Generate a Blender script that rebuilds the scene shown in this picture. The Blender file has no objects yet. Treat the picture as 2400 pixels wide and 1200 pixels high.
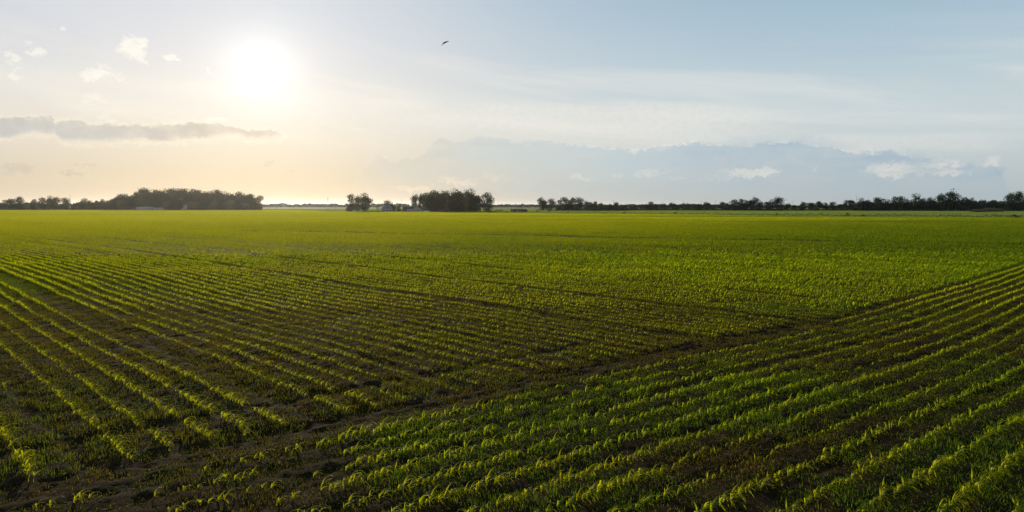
import bpy, math, random
import numpy as np
R = math.radians
F = 1564.0      # focal length of the photograph in its own pixels
HZ = 481.0      # row of the true horizon in the photograph
H = 5.0         # height of the camera above the field
sc = bpy.context.scene
# ------------------------------------------------------------------ camera
cam_d = bpy.data.cameras.new('camera'); cam = bpy.data.objects.new('camera', cam_d)
sc.collection.objects.link(cam); sc.camera = cam
cam.location = (0, 0, H); cam.rotation_euler = (R(90), 0, 0)
cam_d.sensor_width = 36; cam_d.lens = 36 * F / 2400; cam_d.shift_y = -119 / 2400
cam_d.clip_start = 0.1; cam_d.clip_end = 30000
# ------------------------------------------------------------------ exposure
sc.view_settings.view_transform = 'Standard'; sc.view_settings.look = 'None'
sc.view_settings.exposure = 0; sc.view_settings.gamma = 1
cy = sc.cycles
cy.max_bounces = 6; cy.diffuse_bounces = 3; cy.glossy_bounces = 2; cy.transmission_bounces = 3
cy.volume_bounces = 0; cy.transparent_max_bounces = 4
cy.sample_clamp_indirect = 6; cy.use_denoising = True; cy.denoiser = 'OPENIMAGEDENOISE'; cy.denoising_input_passes = 'RGB_ALBEDO_NORMAL'; cy.denoising_prefilter = 'NONE'
# ------------------------------------------------------------------ sky
SUN_AZ = math.atan2(-600, F); SUN_EL = math.atan2(331, math.hypot(600, F))
def lin(c):
    c = c / 255.0
    return c / 12.92 if c <= 0.04045 else ((c + 0.055) / 1.055) ** 2.4
def col(r, g, b): return (lin(r), lin(g), lin(b), 1)
def az_of(px): return math.degrees(math.atan((px - 1200) / F))
def el_of(px, py): return math.degrees(math.atan((HZ - py) / math.hypot(F, px - 1200)))
world = bpy.data.worlds.new('World'); sc.world = world; world.use_nodes = True
T = world.node_tree; T.nodes.clear()
class NB:
    def __init__(s, t): s.t = t
    def put(s, sock, v):
        if hasattr(v, 'links') or isinstance(v, bpy.types.NodeSocket): s.t.links.new(v, sock)
        else: sock.default_value = v
    def m(s, op, a, b=None, c=None, clamp=False):
        n = s.t.nodes.new('ShaderNodeMath'); n.operation = op; n.use_clamp = clamp
        for i, v in enumerate((a, b, c)):
            if v is not None: s.put(n.inputs[i], v)
        return n.outputs[0]
    def ss(s, v, a, b, o0=0.0, o1=1.0):
        n = s.t.nodes.new('ShaderNodeMapRange'); n.interpolation_type = 'SMOOTHSTEP'
        for k, x in zip((0, 1, 2, 3, 4), (v, a, b, o0, o1)): s.put(n.inputs[k], x)
        return n.outputs[0]
    def mix(s, f, a, b, mode='MIX'):
        n = s.t.nodes.new('ShaderNodeMix'); n.data_type = 'RGBA'; n.blend_type = mode
        s.put(n.inputs[0], f); s.put(n.inputs[6], a); s.put(n.inputs[7], b)
        return n.outputs[2]
    def ramp(s, v, stops, lo, hi):
        f = s.m('DIVIDE', s.m('SUBTRACT', v, lo), hi - lo, clamp=True)
        n = s.t.nodes.new('ShaderNodeValToRGB'); s.put(n.inputs[0], f)
        e = n.color_ramp.elements
        while len(e) > 1: e.remove(e[-1])
        e[0].position = (stops[0][0] - lo) / (hi - lo); e[0].color = stops[0][1]
        for p, c in stops[1:]:
            x = e.new((p - lo) / (hi - lo)); x.color = c
        return n.outputs[0]
    def curve(s, v, pts, lo, hi, olo, ohi):
        f = s.m('DIVIDE', s.m('SUBTRACT', v, lo), hi - lo, clamp=True)
        n = s.t.nodes.new('ShaderNodeFloatCurve'); s.put(n.inputs[1], f)
        c = n.mapping.curves[0]
        q = [((a - lo) / (hi - lo), (b - olo) / (ohi - olo)) for a, b in pts]
        c.points[0].location = q[0]; c.points[1].location = q[-1]
        for p in q[1:-1]: c.points.new(*p)
        for p in c.points: p.handle_type = 'VECTOR' if False else 'AUTO_CLAMPED'
        n.mapping.update()
        return s.m('ADD', s.m('MULTIPLY', n.outputs[0], ohi - olo), olo)
    def noise(s, vec, scale, detail=4, rough=0.55, dist=0.0):
        n = s.t.nodes.new('ShaderNodeTexNoise'); s.put(n.inputs['Vector'], vec)
        n.inputs['Scale'].default_value = scale; n.inputs['Detail'].default_value = detail
        n.inputs['Roughness'].default_value = rough; n.inputs['Distortion'].default_value = dist
        return n.outputs[0]
    def comb(s, x, y, z):
        n = s.t.nodes.new('ShaderNodeCombineXYZ')
        for i, v in enumerate((x, y, z)): s.put(n.inputs[i], v)
        return n.outputs[0]
W = NB(T)
tc = T.nodes.new('ShaderNodeTexCoord'); sep = T.nodes.new('ShaderNodeSeparateXYZ')
nrm = T.nodes.new('ShaderNodeVectorMath'); nrm.operation = 'NORMALIZE'
T.links.new(tc.outputs['Generated'], nrm.inputs[0]); T.links.new(nrm.outputs[0], sep.inputs[0])
AZ = W.m('MULTIPLY', W.m('ARCTAN2', sep.outputs[0], sep.outputs[1]), 57.29578)
EL = W.m('MULTIPLY', W.m('ARCSINE', sep.outputs[2]), 57.29578)
sky = T.nodes.new('ShaderNodeTexSky'); sky.sky_type = 'NISHITA'; sky.sun_disc = False
sky.sun_elevation = SUN_EL; sky.sun_rotation = SUN_AZ; sky.altitude = 200
sky.air_density = 1.0; sky.dust_density = 1.5; sky.ozone_density = 1.0
SKY_STRENGTH = 0.1
def inten(c, k=1 / SKY_STRENGTH): return tuple(x * k for x in c[:3]) + (1,)
# veil of thin high cloud: its brightness and tint with elevation, towards the sun and away from it
near = W.ramp(EL, [(-4, col(200, 185, 150)), (0, col(204, 190, 169)), (2.5, col(212, 201, 180)), (5.5, col(226, 219, 206)), (9, col(228, 226, 222)),
                   (12.5, col(217, 219, 224)), (17, col(208, 215, 224)), (30, col(128, 158, 194)), (60, col(72, 105, 158)), (90, col(60, 92, 148))], -4, 90)
far = W.ramp(EL, [(-4, col(165, 175, 178)), (0, col(180, 188, 190)), (2, col(186, 197, 201)), (5, col(200, 210, 212)), (8, col(197, 211, 216)),
                  (12, col(178, 200, 212)), (16, col(160, 188, 206)), (30, col(100, 140, 182)), (60, col(66, 100, 154)), (90, col(60, 92, 148))], -4, 90)
tmix = W.curve(AZ, [(-180, .9), (-90, .6), (-40, .08), (-22, 0.0), (-12, .13), (-4, .36), (2, .55), (12, .78), (24, .93), (37, 1.0), (90, 1.0), (180, .9)], -180, 180, 0, 1)
veil = W.mix(tmix, near, far)
flat = W.comb(W.m('MULTIPLY', AZ, 0.10), W.m('MULTIPLY', EL, 0.75), 0.0)
tilt = W.comb(W.m('MULTIPLY', AZ, 0.05), W.m('ADD', W.m('MULTIPLY', EL, 0.42), W.m('MULTIPLY', AZ, 0.055)), 3.3)
cirr = W.noise(tilt, 1.0, 5, 0.55, 0.4)
n_str = W.noise(flat, 1.2, 4, 0.55)
iso = W.comb(W.m('MULTIPLY', AZ, 1.0), W.m('MULTIPLY', EL, 1.35), 7.0)
n_big = W.noise(iso, 0.55, 6, 0.6)
n_mid = W.noise(iso, 1.7, 6, 0.68)
n_wob = W.noise(iso, 0.35, 2, 0.5)
n_mid2 = W.noise(W.comb(W.m('MULTIPLY', AZ, 1.0), W.m('MULTIPLY', EL, 1.35), 19.0), 1.5, 4, 0.62)
d_el = W.m('ADD', W.m('MULTIPLY', W.m('SUBTRACT', n_big, 0.5), 1.5), W.m('MULTIPLY', W.m('SUBTRACT', n_mid, 0.5), 1.7))
d_az = W.m('ADD', W.m('MULTIPLY', W.m('SUBTRACT', n_wob, 0.5), 2.0), W.m('MULTIPLY', W.m('SUBTRACT', n_mid2, 0.5), 1.6))
EL2 = W.m('ADD', EL, d_el); AZ2 = W.m('ADD', AZ, d_az)
base = veil
def over(base, mask, amount, c):
    return W.mix(W.m('MULTIPLY', mask, amount, clamp=True), base, c)
def gain(base, mask, amount, k):      # brightens or dims the sky behind a thin cloud
    f = W.m('ADD', 1.0, W.m('MULTIPLY', mask, amount))
    n = T.nodes.new('ShaderNodeVectorMath'); n.operation = 'SCALE'
    T.links.new(base, n.inputs[0]); T.links.new(f, n.inputs[3]); return n.outputs[0]
# streaky cirrus
c1 = W.m('MULTIPLY', W.ss(cirr, 0.45, 0.72), W.m('MULTIPLY', W.ss(EL, 4.5, 6.5), W.ss(EL, 15, 9)))
base = over(base, c1, 0.55, W.mix(tmix, col(246, 238, 226), col(226, 228, 226)))
# the large bright sheet above the cloud bank
def puff(px, py, rx, ry, soft=0.6, az=AZ2, el=EL2, lo=0.0):
    a, e = az_of(px), el_of(px, py)
    k = math.degrees(1 / F) * math.cos(R(a)) ** 2; ke = math.degrees(1 / F) * math.cos(R(a))
    u = W.m('DIVIDE', W.m('SUBTRACT', az, a), rx * k); v = W.m('DIVIDE', W.m('SUBTRACT', el, e), ry * ke)
    d = W.m('ADD', W.m('MULTIPLY', u, u), W.m('MULTIPLY', v, v))
    return W.m('MULTIPLY', W.ss(d, 1.1 + soft, 0.9 - soft), W.ss(n_mid, 0.3, 0.6, 0.55, 1.0))
EL3 = W.m('ADD', EL, W.m('MULTIPLY', W.m('SUBTRACT', cirr, 0.5), 4.0)); AZ3 = W.m('ADD', AZ, W.m('MULTIPLY', W.m('SUBTRACT', n_str, 0.5), 9.0))
for px, py, rx, ry, a in ((1380, 282, 350, 34, .55), (1640, 285, 190, 40, .4), (700, 250, 500, 40, .3), (1150, 300, 250, 30, .35), (2080, 345, 260, 26, .3), (300, 215, 330, 16, .25), (1500, 330, 300, 20, .3)):
    base = over(base, puff(px, py, rx, ry, 0.95, AZ3, EL3), a, col(236, 233, 226))
for px, py, rx, ry, a in ((2150, 60, 500, 60, .3), (1700, 30, 330, 40, .15), (50, 90, 160, 60, .12)):
    base = over(base, puff(px, py, rx, ry, 0.95, AZ3, EL3), a, col(166, 192, 210))
# cloud bank on the right: top outline
def outline(pts, el2, lo=-20, hi=45, olo=-3, ohi=12):
    return W.curve(AZ, [(az_of(x), el_of(x, y)) for x, y in pts], lo, hi, olo, ohi)
bank = [(-200, 520), (800, 500), (830, 415), (868, 380), (897, 364), (923, 378), (935, 371), (973, 366), (1003, 348), (1010, 336), (1043, 323), (1067, 330), (1095, 328), (1117, 316),
        (1150, 317), (1187, 321), (1198, 332), (1235, 327), (1285, 328), (1335, 335), (1385, 341), (1435, 347), (1500, 349), (1533, 340), (1600, 335), (1627, 332), (1650, 338), (1690, 335),
        (1720, 341), (1770, 337), (1813, 330), (1870, 330), (1900, 340), (1950, 343), (1990, 352), (2040, 358), (2077, 351), (2115, 360), (2160, 366), (2230, 369), (2290, 384), (2345, 396), (2362, 440), (2500, 520)]
top = outline(bank, EL2)
EL4 = W.m('ADD', EL, W.m('MULTIPLY', d_el, W.curve(AZ, [(-60, .3), (-12, .38), (0, .3), (20, .38), (60, .4)], -60, 60, 0, 1)))
depth = W.m('SUBTRACT', top, EL4)
edge = W.ss(depth, -0.06, 0.26)
body = W.m('MULTIPLY', edge, W.ss(depth, 5.5, 0.3, 0.42, 1.0))
body = W.m('MULTIPLY', body, W.ss(n_str, 0.3, 0.68, 0.45, 1.0))
body = W.m('MULTIPLY', body, W.ss(n_big, 0.3, 0.62, 0.72, 1.0))
bank_c = W.ramp(AZ, [(-14, col(208, 201, 188)), (-8, col(199, 201, 196)), (-2, col(196, 206, 208)), (8, col(190, 205, 212)), (20, col(172, 190, 203)), (34, col(170, 188, 200))], -20, 40)
amt = W.curve(AZ, [(-60, 0), (-15, 0), (-12, .8), (-6, .92), (8, .95), (22, 1.0), (36, .9), (60, .5)], -60, 60, 0, 1)
base = over(base, W.m('MULTIPLY', body, amt), 1.08, bank_c)
rim = W.m('MULTIPLY', W.m('MULTIPLY', W.ss(depth, -0.10, 0.03), W.ss(depth, 0.28, 0.06)), W.ss(n_mid, 0.42, 0.62))
base = over(base, W.m('MULTIPLY', rim, W.curve(AZ, [(-60, 0), (-14, .2), (-9, .35), (0, .3), (12, .9), (27, .8), (31, .1), (60, 0)], -60, 60, 0, 1)), 0.75, col(228, 232, 230))
# soft puffs and dark patches within the bank
LIGHT = [(2085, 400, 62, 15, .85), (2120, 388, 40, 10, .6), (2150, 403, 45, 9, .35), (2215, 381, 38, 9, .8), (2228, 404, 30, 9, .85), (2312, 392, 22, 17, .65), (2325, 378, 12, 6, .6),
         (1760, 406, 50, 9, .8), (1800, 403, 24, 8, .6), (1730, 400, 40, 5, .4), (1075, 427, 42, 6, .6), (1360, 413, 26, 6, .65), (1515, 406, 34, 6, .55), (1445, 412, 18, 5, .4), (1580, 420, 16, 4, .3),
         (968, 440, 40, 8, .6), (1160, 415, 30, 5, .3), (1225, 334, 22, 8, .45), (2025, 348, 26, 8, .5), (1912, 398, 12, 3, .4), (1060, 418, 50, 5, .2), (1690, 418, 60, 5, .2), (1495, 353, 12, 5, .8), (1545, 346, 26, 8, .5)]
for px, py, rx, ry, a in LIGHT:
    base = over(base, puff(px, py, rx, ry, 0.6, AZ2, W.m('ADD', EL, W.m('MULTIPLY', d_el, 0.5))) if False else puff(px, py, rx, ry, 0.88), a * .85, col(222, 221, 215) if px > 1200 else col(240, 226, 206))
for px, py, rx, ry, a, c in ((2256, 389, 24, 13, .85, col(170, 188, 202)), (2322, 405, 36, 12, .9, col(166, 184, 199)), (2270, 416, 60, 7, .6, col(172, 189, 200)), (2010, 434, 110, 9, .5, col(172, 188, 203)),
                            (1800, 352, 170, 26, .45, col(170, 189, 204)), (2080, 366, 70, 12, .55, col(170, 188, 204)), (2150, 398, 50, 7, .4, col(184, 198, 204)), (1560, 440, 380, 14, .25, col(178, 196, 204)),
                            (1150, 350, 80, 22, .25, col(196, 207, 211)), (1420, 385, 90, 16, .2, col(188, 203, 208))):
    base = over(base, puff(px, py, rx, ry, 0.85), a, c)
# long grey cloud bar on the left
b_top = outline([(-900, 300), (-500, 270), (-100, 282), (0, 275), (40, 279), (79, 277), (125, 280), (130, 292), (142, 287), (183, 287), (208, 296), (292, 294), (346, 298), (433, 292), (458, 287), (500, 294), (567, 304), (583, 308), (633, 306), (660, 317), (680, 330), (900, 340)], W.m('SUBTRACT', EL2, 0.16), -48, -8)
b_bot = outline([(-900, 300), (-500, 330), (-100, 322), (0, 317), (50, 312), (96, 307), (129, 309), (142, 323), (208, 327), (292, 324), (375, 325), (442, 324), (458, 321), (567, 314), (583, 319), (642, 317), (660, 314), (680, 300), (900, 290)], EL2, -48, -8)
b_top = W.m('ADD', b_top, 0.15); b_bot = W.m('SUBTRACT', b_bot, 0.22)
e5 = W.m('ADD', EL, W.m('MULTIPLY', d_el, 0.5))
bar = W.m('MULTIPLY', W.ss(W.m('SUBTRACT', b_top, e5), -0.08, 0.26), W.ss(W.m('SUBTRACT', e5, b_bot), -0.12, 0.4))
bar = W.m('MULTIPLY', bar, W.ss(n_big, 0.32, 0.6, 0.68, 1.0))
base = over(base, W.m('MULTIPLY', W.m('MULTIPLY', W.ss(W.m('SUBTRACT', b_top, e5), -0.28, 0.02), W.ss(W.m('SUBTRACT', e5, b_bot), -0.5, 0.0)), W.ss(n_mid, 0.35, 0.6)), 0.4, col(250, 240, 222))
grey = W.ramp(AZ, [(-40, col(188, 190, 190)), (-33, col(190, 191, 190)), (-26, col(188, 184, 178)), (-21, col(198, 191, 181)), (-17, col(216, 207, 194))], -45, -15)
base = over(base, bar, 0.93, grey)
# white puffs, left
for px, py, rx, ry, a in ((152, 65, 11, 13, .7), (90, 120, 26, 11, .8), (20, 130, 18, 12, .8), (33, 157, 7, 6, .5), (24, 176, 16, 9, .7), (316, 112, 27, 22, .95), (338, 98, 16, 10, .9), (330, 134, 13, 12, .7),
                          (405, 132, 12, 7, .8), (212, 175, 20, 10, .85), (245, 172, 26, 11, .85), (284, 177, 9, 4, .6), (488, 170, 5, 5, .7), (500, 276, 22, 7, .6), (222, 230, 24, 10, .4), (238, 275, 16, 10, .35)):
    base = over(base, puff(px, py, rx, ry, 0.75), a, col(247, 244, 234))
# small grey scraps, left and centre
for px, py, rx, ry, a, c in ((12, 392, 22, 7, .8, col(194, 188, 177)), (62, 396, 30, 11, .8, col(198, 189, 175)), (10, 408, 18, 6, .6, col(197, 189, 175)), (172, 409, 17, 6, .85, col(191, 183, 169)), (198, 391, 30, 2.5, .7, col(197, 187, 171)),
                            (627, 381, 9, 9, .75, col(203, 191, 173)), (680, 407, 10, 3, .6, col(207, 193, 173)), (672, 436, 14, 5, .4, col(213, 198, 176)), (806, 428, 20, 9, .5, col(209, 197, 179)), (874, 414, 22, 12, .45, col(207, 198, 183)),
                            (395, 397, 30, 5, .35, col(211, 198, 177)), (430, 410, 220, 10, .38, col(215, 200, 177)), (330, 425, 160, 10, .25, col(215, 201, 179)), (745, 420, 60, 8, .3, col(217, 203, 183))):
    base = over(base, puff(px, py, rx, ry, 0.85), a, c)
# haze lying on the horizon
base = over(base, W.ss(EL, 3.0, -0.5), 0.25, W.mix(tmix, col(223, 205, 175), col(179, 185, 183)))
sc10 = T.nodes.new('ShaderNodeVectorMath'); sc10.operation = 'SCALE'; sc10.inputs[3].default_value = 1 / SKY_STRENGTH
T.links.new(base, sc10.inputs[0])
mixed = W.mix(0.03, sc10.outputs[0], sky.outputs[0])
# glare of the sun through the veil
sd = (math.cos(SUN_EL) * math.sin(SUN_AZ + R(0.55)), math.cos(SUN_EL) * math.cos(SUN_AZ + R(0.55)), math.sin(SUN_EL - R(0.3)))
dt = T.nodes.new('ShaderNodeVectorMath'); dt.operation = 'DISTANCE'; T.links.new(nrm.outputs[0], dt.inputs[0]); dt.inputs[1].default_value = sd
ang = W.m('MULTIPLY', dt.outputs[1], 57.3)
g1 = W.m('MULTIPLY', W.m('EXPONENT', W.m('MULTIPLY', W.m('POWER', W.m('DIVIDE', W.m('MULTIPLY', ang, W.m('ADD', .55, W.m('MULTIPLY', cirr, .9))), 2.5), 1.7), -1.0)), 2.3)
g2 = W.m('MULTIPLY', W.m('EXPONENT', W.m('MULTIPLY', ang, -1 / 3.6)), 1.5)
glow = W.m('MULTIPLY', W.m('ADD', g1, g2), W.m('SUBTRACT', 1.0, W.m('MULTIPLY', bar, 0.65)))
gc = T.nodes.new('ShaderNodeVectorMath'); gc.operation = 'SCALE'; gc.inputs[0].default_value = (1.0, 0.97, 0.90); T.links.new(glow, gc.inputs[3])
add = T.nodes.new('ShaderNodeVectorMath'); add.operation = 'ADD'; T.links.new(mixed, add.inputs[0]); T.links.new(gc.outputs[0], add.inputs[1])
bg = T.nodes.new('ShaderNodeBackground'); bg.inputs['Strength'].default_value = SKY_STRENGTH
T.links.new(add.outputs[0], bg.inputs['Color'])
wo = T.nodes.new('ShaderNodeOutputWorld'); T.links.new(bg.outputs[0], wo.inputs['Surface'])
world.cycles.sampling_method = 'MANUAL'; world.cycles.sample_map_resolution = 512
# ------------------------------------------------------------------ sun
sun_d = bpy.data.lights.new('sun', 'SUN'); sun = bpy.data.objects.new('sun', sun_d); sc.collection.objects.link(sun)
sun_d.energy = 4.2; sun_d.angle = R(0.6); sun_d.color = (1.0, 0.86, 0.62)
sun.location = (-300, 800, 400)
sun.rotation_euler = (R(90) - SUN_EL, 0, math.pi - SUN_AZ)
# ------------------------------------------------------------------ helpers
rng = np.random.default_rng(7); random.seed(7)
def link(o): sc.collection.objects.link(o); return o
def tag(o, label=None, cat=None, group=None, kind=None):
    if label: o['label'] = label
    if cat: o['category'] = cat
    if group: o['group'] = group
    if kind: o['kind'] = kind
    return o
def mesh_np(name, verts, faces, mats, smooth=False, mat_idx=None, attrs=None):
    """faces: (n,4) or (n,3) int array"""
    me = bpy.data.meshes.new(name)
    verts = np.asarray(verts, dtype=np.float32); faces = np.asarray(faces, dtype=np.int32)
    k = faces.shape[1]
    me.vertices.add(len(verts)); me.vertices.foreach_set('co', verts.ravel())
    me.loops.add(faces.size); me.loops.foreach_set('vertex_index', faces.ravel())
    me.polygons.add(len(faces)); me.polygons.foreach_set('loop_start', np.arange(0, faces.size, k, dtype=np.int32))
    if mat_idx is not None: me.polygons.foreach_set('material_index', np.asarray(mat_idx, dtype=np.int32))
    if smooth: me.polygons.foreach_set('use_smooth', np.ones(len(faces), dtype=bool))
    for m in (mats if isinstance(mats, (list, tuple)) else [mats]): me.materials.append(m)
    if attrs:
        for an, av in attrs.items():
            a = me.attributes.new(an, 'FLOAT', 'POINT'); a.data.foreach_set('value', np.asarray(av, dtype=np.float32))
    me.update(calc_edges=True)
    return me
class MB:
    """collects polygons of any size into one mesh"""
    def __init__(s): s.v = []; s.f = []; s.mi = []
    def add(s, vs, fs, mi=0):
        o = len(s.v); s.v += [tuple(v) for v in vs]; s.f += [tuple(o + i for i in f) for f in fs]; s.mi += [mi] * len(fs)
    def box(s, x0, x1, y0, y1, z0, z1, mi=0):
        s.add([(x0, y0, z0), (x1, y0, z0), (x1, y1, z0), (x0, y1, z0), (x0, y0, z1), (x1, y0, z1), (x1, y1, z1), (x0, y1, z1)],
              [(0, 3, 2, 1), (4, 5, 6, 7), (0, 1, 5, 4), (1, 2, 6, 5), (2, 3, 7, 6), (3, 0, 4, 7)], mi)
    def tube(s, pts, rad, n=6, mi=0):
        import mathutils
        V = mathutils.Vector; P = [V(p) for p in pts]; vs = []
        for i, p in enumerate(P):
            d = (P[min(i + 1, len(P) - 1)] - P[max(i - 1, 0)]).normalized()
            a = d.orthogonal().normalized(); b = d.cross(a)
            for k in range(n):
                t = 2 * math.pi * k / n; vs.append(p + (a * math.cos(t) + b * math.sin(t)) * rad[i])
        fs = [(i * n + k, i * n + (k + 1) % n, (i + 1) * n + (k + 1) % n, (i + 1) * n + k) for i in range(len(P) - 1) for k in range(n)]
        fs += [tuple(range(n - 1, -1, -1)), tuple(range((len(P) - 1) * n, len(P) * n))]
        s.add(vs, fs, mi)
    def mesh(s, name, mats):
        me = bpy.data.meshes.new(name); me.from_pydata(s.v, [], s.f)
        for m in (mats if isinstance(mats, (list, tuple)) else [mats]): me.materials.append(m)
        for p, i in zip(me.polygons, s.mi): p.material_index = i
        me.update(); return me
    def build(s, name, mats, parent=None):
        o = link(bpy.data.objects.new(name, s.mesh(name, mats)))
        if parent: o.parent = parent
        return o
def empty(name, loc, rz=0.0, scale=(1, 1, 1)):
    o = link(bpy.data.objects.new(name, None)); o.location = loc; o.rotation_euler = (0, 0, rz); o.scale = scale
    o.empty_display_size = 0.5
    return o
def ground_at(px, py):
    Y = H * F / (py - HZ); return ((px - 1200) / F * Y, Y)
# value noise for the ground and the zones of the field
_tab = rng.random((256, 256))
def vnoise(x, y):
    xi = np.floor(x).astype(int); yi = np.floor(y).astype(int); fx = x - xi; fy = y - yi
    fx = fx * fx * (3 - 2 * fx); fy = fy * fy * (3 - 2 * fy)
    g = lambda a, b: _tab[a & 255, b & 255]
    return (g(xi, yi) * (1 - fx) + g(xi + 1, yi) * fx) * (1 - fy) + (g(xi, yi + 1) * (1 - fx) + g(xi + 1, yi + 1) * fx) * fy
def fbm(x, y, o=4):
    r = 0; a = 0.5; t = 0
    for k in range(o):
        r = r + a * vnoise(x + 17.3 * k, y + 9.1 * k); t += a; a *= 0.5; x = x * 2.03; y = y * 2.03
    return r / t
# ------------------------------------------------------------------ the rows of the field
gx = np.linspace(-1500, 1500, 60001)
sP = np.interp(gx, [-400, -60, -30, 300], [-.75, -.88, -1.0, -1.0])
sQ = np.interp(gx, [-30, 12, 19, 35, 300], [.77, .77, .91, .95, .85])
GP = np.concatenate([[0], np.cumsum((sP[1:] + sP[:-1]) / 2 * np.diff(gx))]); GQ = np.concatenate([[0], np.cumsum((sQ[1:] + sQ[:-1]) / 2 * np.diff(gx))])
def gP(x): return np.interp(x, gx, GP)
def gQ(x): return np.interp(x, gx, GQ)
gP0 = float(gP(-6.8)); gQ0 = float(gQ(2.2))
def cP(x, y): return y - (gP(x) - gP0) - 6.8          # = x + y on the straight left-hand part
def cQ(x, y): return y - (gQ(x) - gQ0) - 20.1         # 0 on the headland line
def px_py(x, y): return 1200 + F * x / y, HZ + H * F / y
def crop_edge(px):      # row of the photograph at which the maize field ends
    return np.interp(px, [-2000, 0, 620, 700, 760, 1150, 1230, 1500, 1900, 2400, 4500], [493, 493, 493, 493.5, 496.5, 498.3, 500, 503, 507, 511, 517])
PT = np.array([4.5, 11.0, 17.0, 23.4, 31.5, 41.0, 52.0, 64.0, 78.0, 95.0])    # wheel tracks between the left-hand rows
QT = np.array([-3.9, -6.8, -10.45]) 
CT = 2.95                                                                   # track crossing the left-hand rows
def blob(px, py, L):
    r = np.zeros_like(px)
    for x, y, rx, ry, a in L: r = r + a * np.exp(-((px - x) / rx) ** 2 - ((py - y) / ry) ** 2)
    return r
LUSH = [(1540, 960, 330, 55, 1), (1150, 1090, 260, 90, 1.1), (1820, 935, 160, 40, .6), (2280, 1100, 240, 110, .75), (2000, 1180, 260, 50, .5), (1380, 1180, 220, 50, .5), (2350, 900, 130, 70, .35), (1330, 1040, 170, 40, .6), (900, 1020, 120, 30, .35)]
BARE = [(1640, 1105, 150, 40, .45), (2060, 1010, 200, 30, .3), (330, 1190, 420, 50, .35), (1800, 1060, 200, 40, .2), (1080, 930, 300, 25, .3), (700, 1120, 150, 50, .2)]
def zone(x, y):
    """0 = bare brown soil ... 1 = lush green"""
    px, py = px_py(x, y)
    q = cQ(x, y)
    below = 0.38 + blob(px, py, LUSH) - blob(px, py, BARE)
    up = np.interp(py, [500, 560, 620, 665, 720, 800, 900, 1200], [.95, .85, .66, .42, .22, .14, .2, .22])
    side = np.interp(px, [-400, 0, 350, 800, 1500, 1900, 2400, 3000], [.12, .10, .03, 0, .0, .15, .25, .3]) * (py > 560)
    brown = blob(px, py, [(960, 580, 300, 14, .3), (1450, 552, 160, 6, .22), (700, 640, 350, 24, .22), (1200, 700, 330, 40, .12), (1600, 620, 300, 30, -.15)])
    z = np.where(q < 0, below, up + side - brown)
    z = z + (fbm(x * .12 + 3, y * .12) - .5) * .45 + (fbm(x * .6, y * .6 + 40) - .5) * .35
    return np.clip(z, 0, 1)
def row_phase(x, y):
    """distance in metres to the nearest row centre, for the relief"""
    p = cP(x, y); q = cQ(x, y)
    sl = np.where(q > 0, np.interp(x, gx, sP), np.interp(x, gx, sQ)); k = 1 / np.sqrt(1 + sl * sl)
    c = np.where(q > 0, (p / 1.075) % 1.0, (q / .96) % 1.0)
    return np.minimum(c, 1 - c), k
def track(x, y):
    p = cP(x, y); q = cQ(x, y)
    t = np.zeros_like(x); jig = .5 * (fbm(x * .5 + 11, y * .5, 3) - .5)
    for c in PT: t = np.maximum(t, np.where(q > .4, np.exp(-((p + jig - c) / .30) ** 2), 0))
    for c in QT: t = np.maximum(t, np.where(q < .1, np.exp(-((q + jig - c) / .24) ** 2), 0))
    t = np.maximum(t, np.exp(-((q - .25 - .3 * (fbm(x * .3, y * .3) - .5) + jig) / .28) ** 2) * np.clip((42 - x) / 10, 0, 1))
    t = np.maximum(t, np.exp(-((q - CT) / .35) ** 2) * np.clip((4 - x) / 2, 0, 1) * np.clip((x + 14) / 4, 0, 1))
    px, py = px_py(x, np.maximum(y, 1)); t = np.maximum(t, 1.4 * np.exp(-((py - 531 - .018 * px + 3 * (fbm(px * .01, px * 0) - .5)) / 1.3) ** 2) * (px > 560))
    return t * np.clip(.6 + 1.0 * fbm(x * .25 + 31, y * .25, 3), 0, 1)
def ground_z(x, y):
    d = np.hypot(x, y)
    f = np.clip((90 - d) / 60, 0, 1)
    r, k = row_phase(x, y); t = track(x, y)
    z = 0.022 * np.cos(r * 2 * np.pi) + 0.07 * (fbm(x * .9, y * .9) - .5) + 0.10 * (fbm(x * 4, y * 4, 3) - .5) + .05 * (fbm(x * 13, y * 13, 2) - .5)
    z = z - 0.06 * t
    return z * f + (fbm(x * .06, y * .06, 3) - .5) * .35 * np.clip((400 - d) / 300, 0, 1)
# ------------------------------------------------------------------ materials
def mat(name):
    m = bpy.data.materials.new(name); m.use_nodes = True; m.node_tree.nodes.clear(); return m, NB(m.node_tree)
def out(m, b, sh):
    o = m.node_tree.nodes.new('ShaderNodeOutputMaterial'); m.node_tree.links.new(sh, o.inputs['Surface']); return m
def plain(name, rgb, rough=.7, var=.25, scale=3.0, metal=0.0):
    m, b = mat(name); n = m.node_tree.nodes.new
    p = n('ShaderNodeBsdfPrincipled'); p.inputs['Roughness'].default_value = rough; p.inputs['Metallic'].default_value = metal
    c = n('ShaderNodeTexCoord'); f = b.noise(c.outputs['Object'], scale, 5, .6)
    lo = tuple(v * (1 - var) for v in rgb) + (1,); hi = tuple(min(1, v * (1 + var)) for v in rgb) + (1,)
    m.node_tree.links.new(b.mix(b.ss(f, .3, .7), lo, hi), p.inputs['Base Color'])
    return out(m, b, p.outputs[0])
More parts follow.
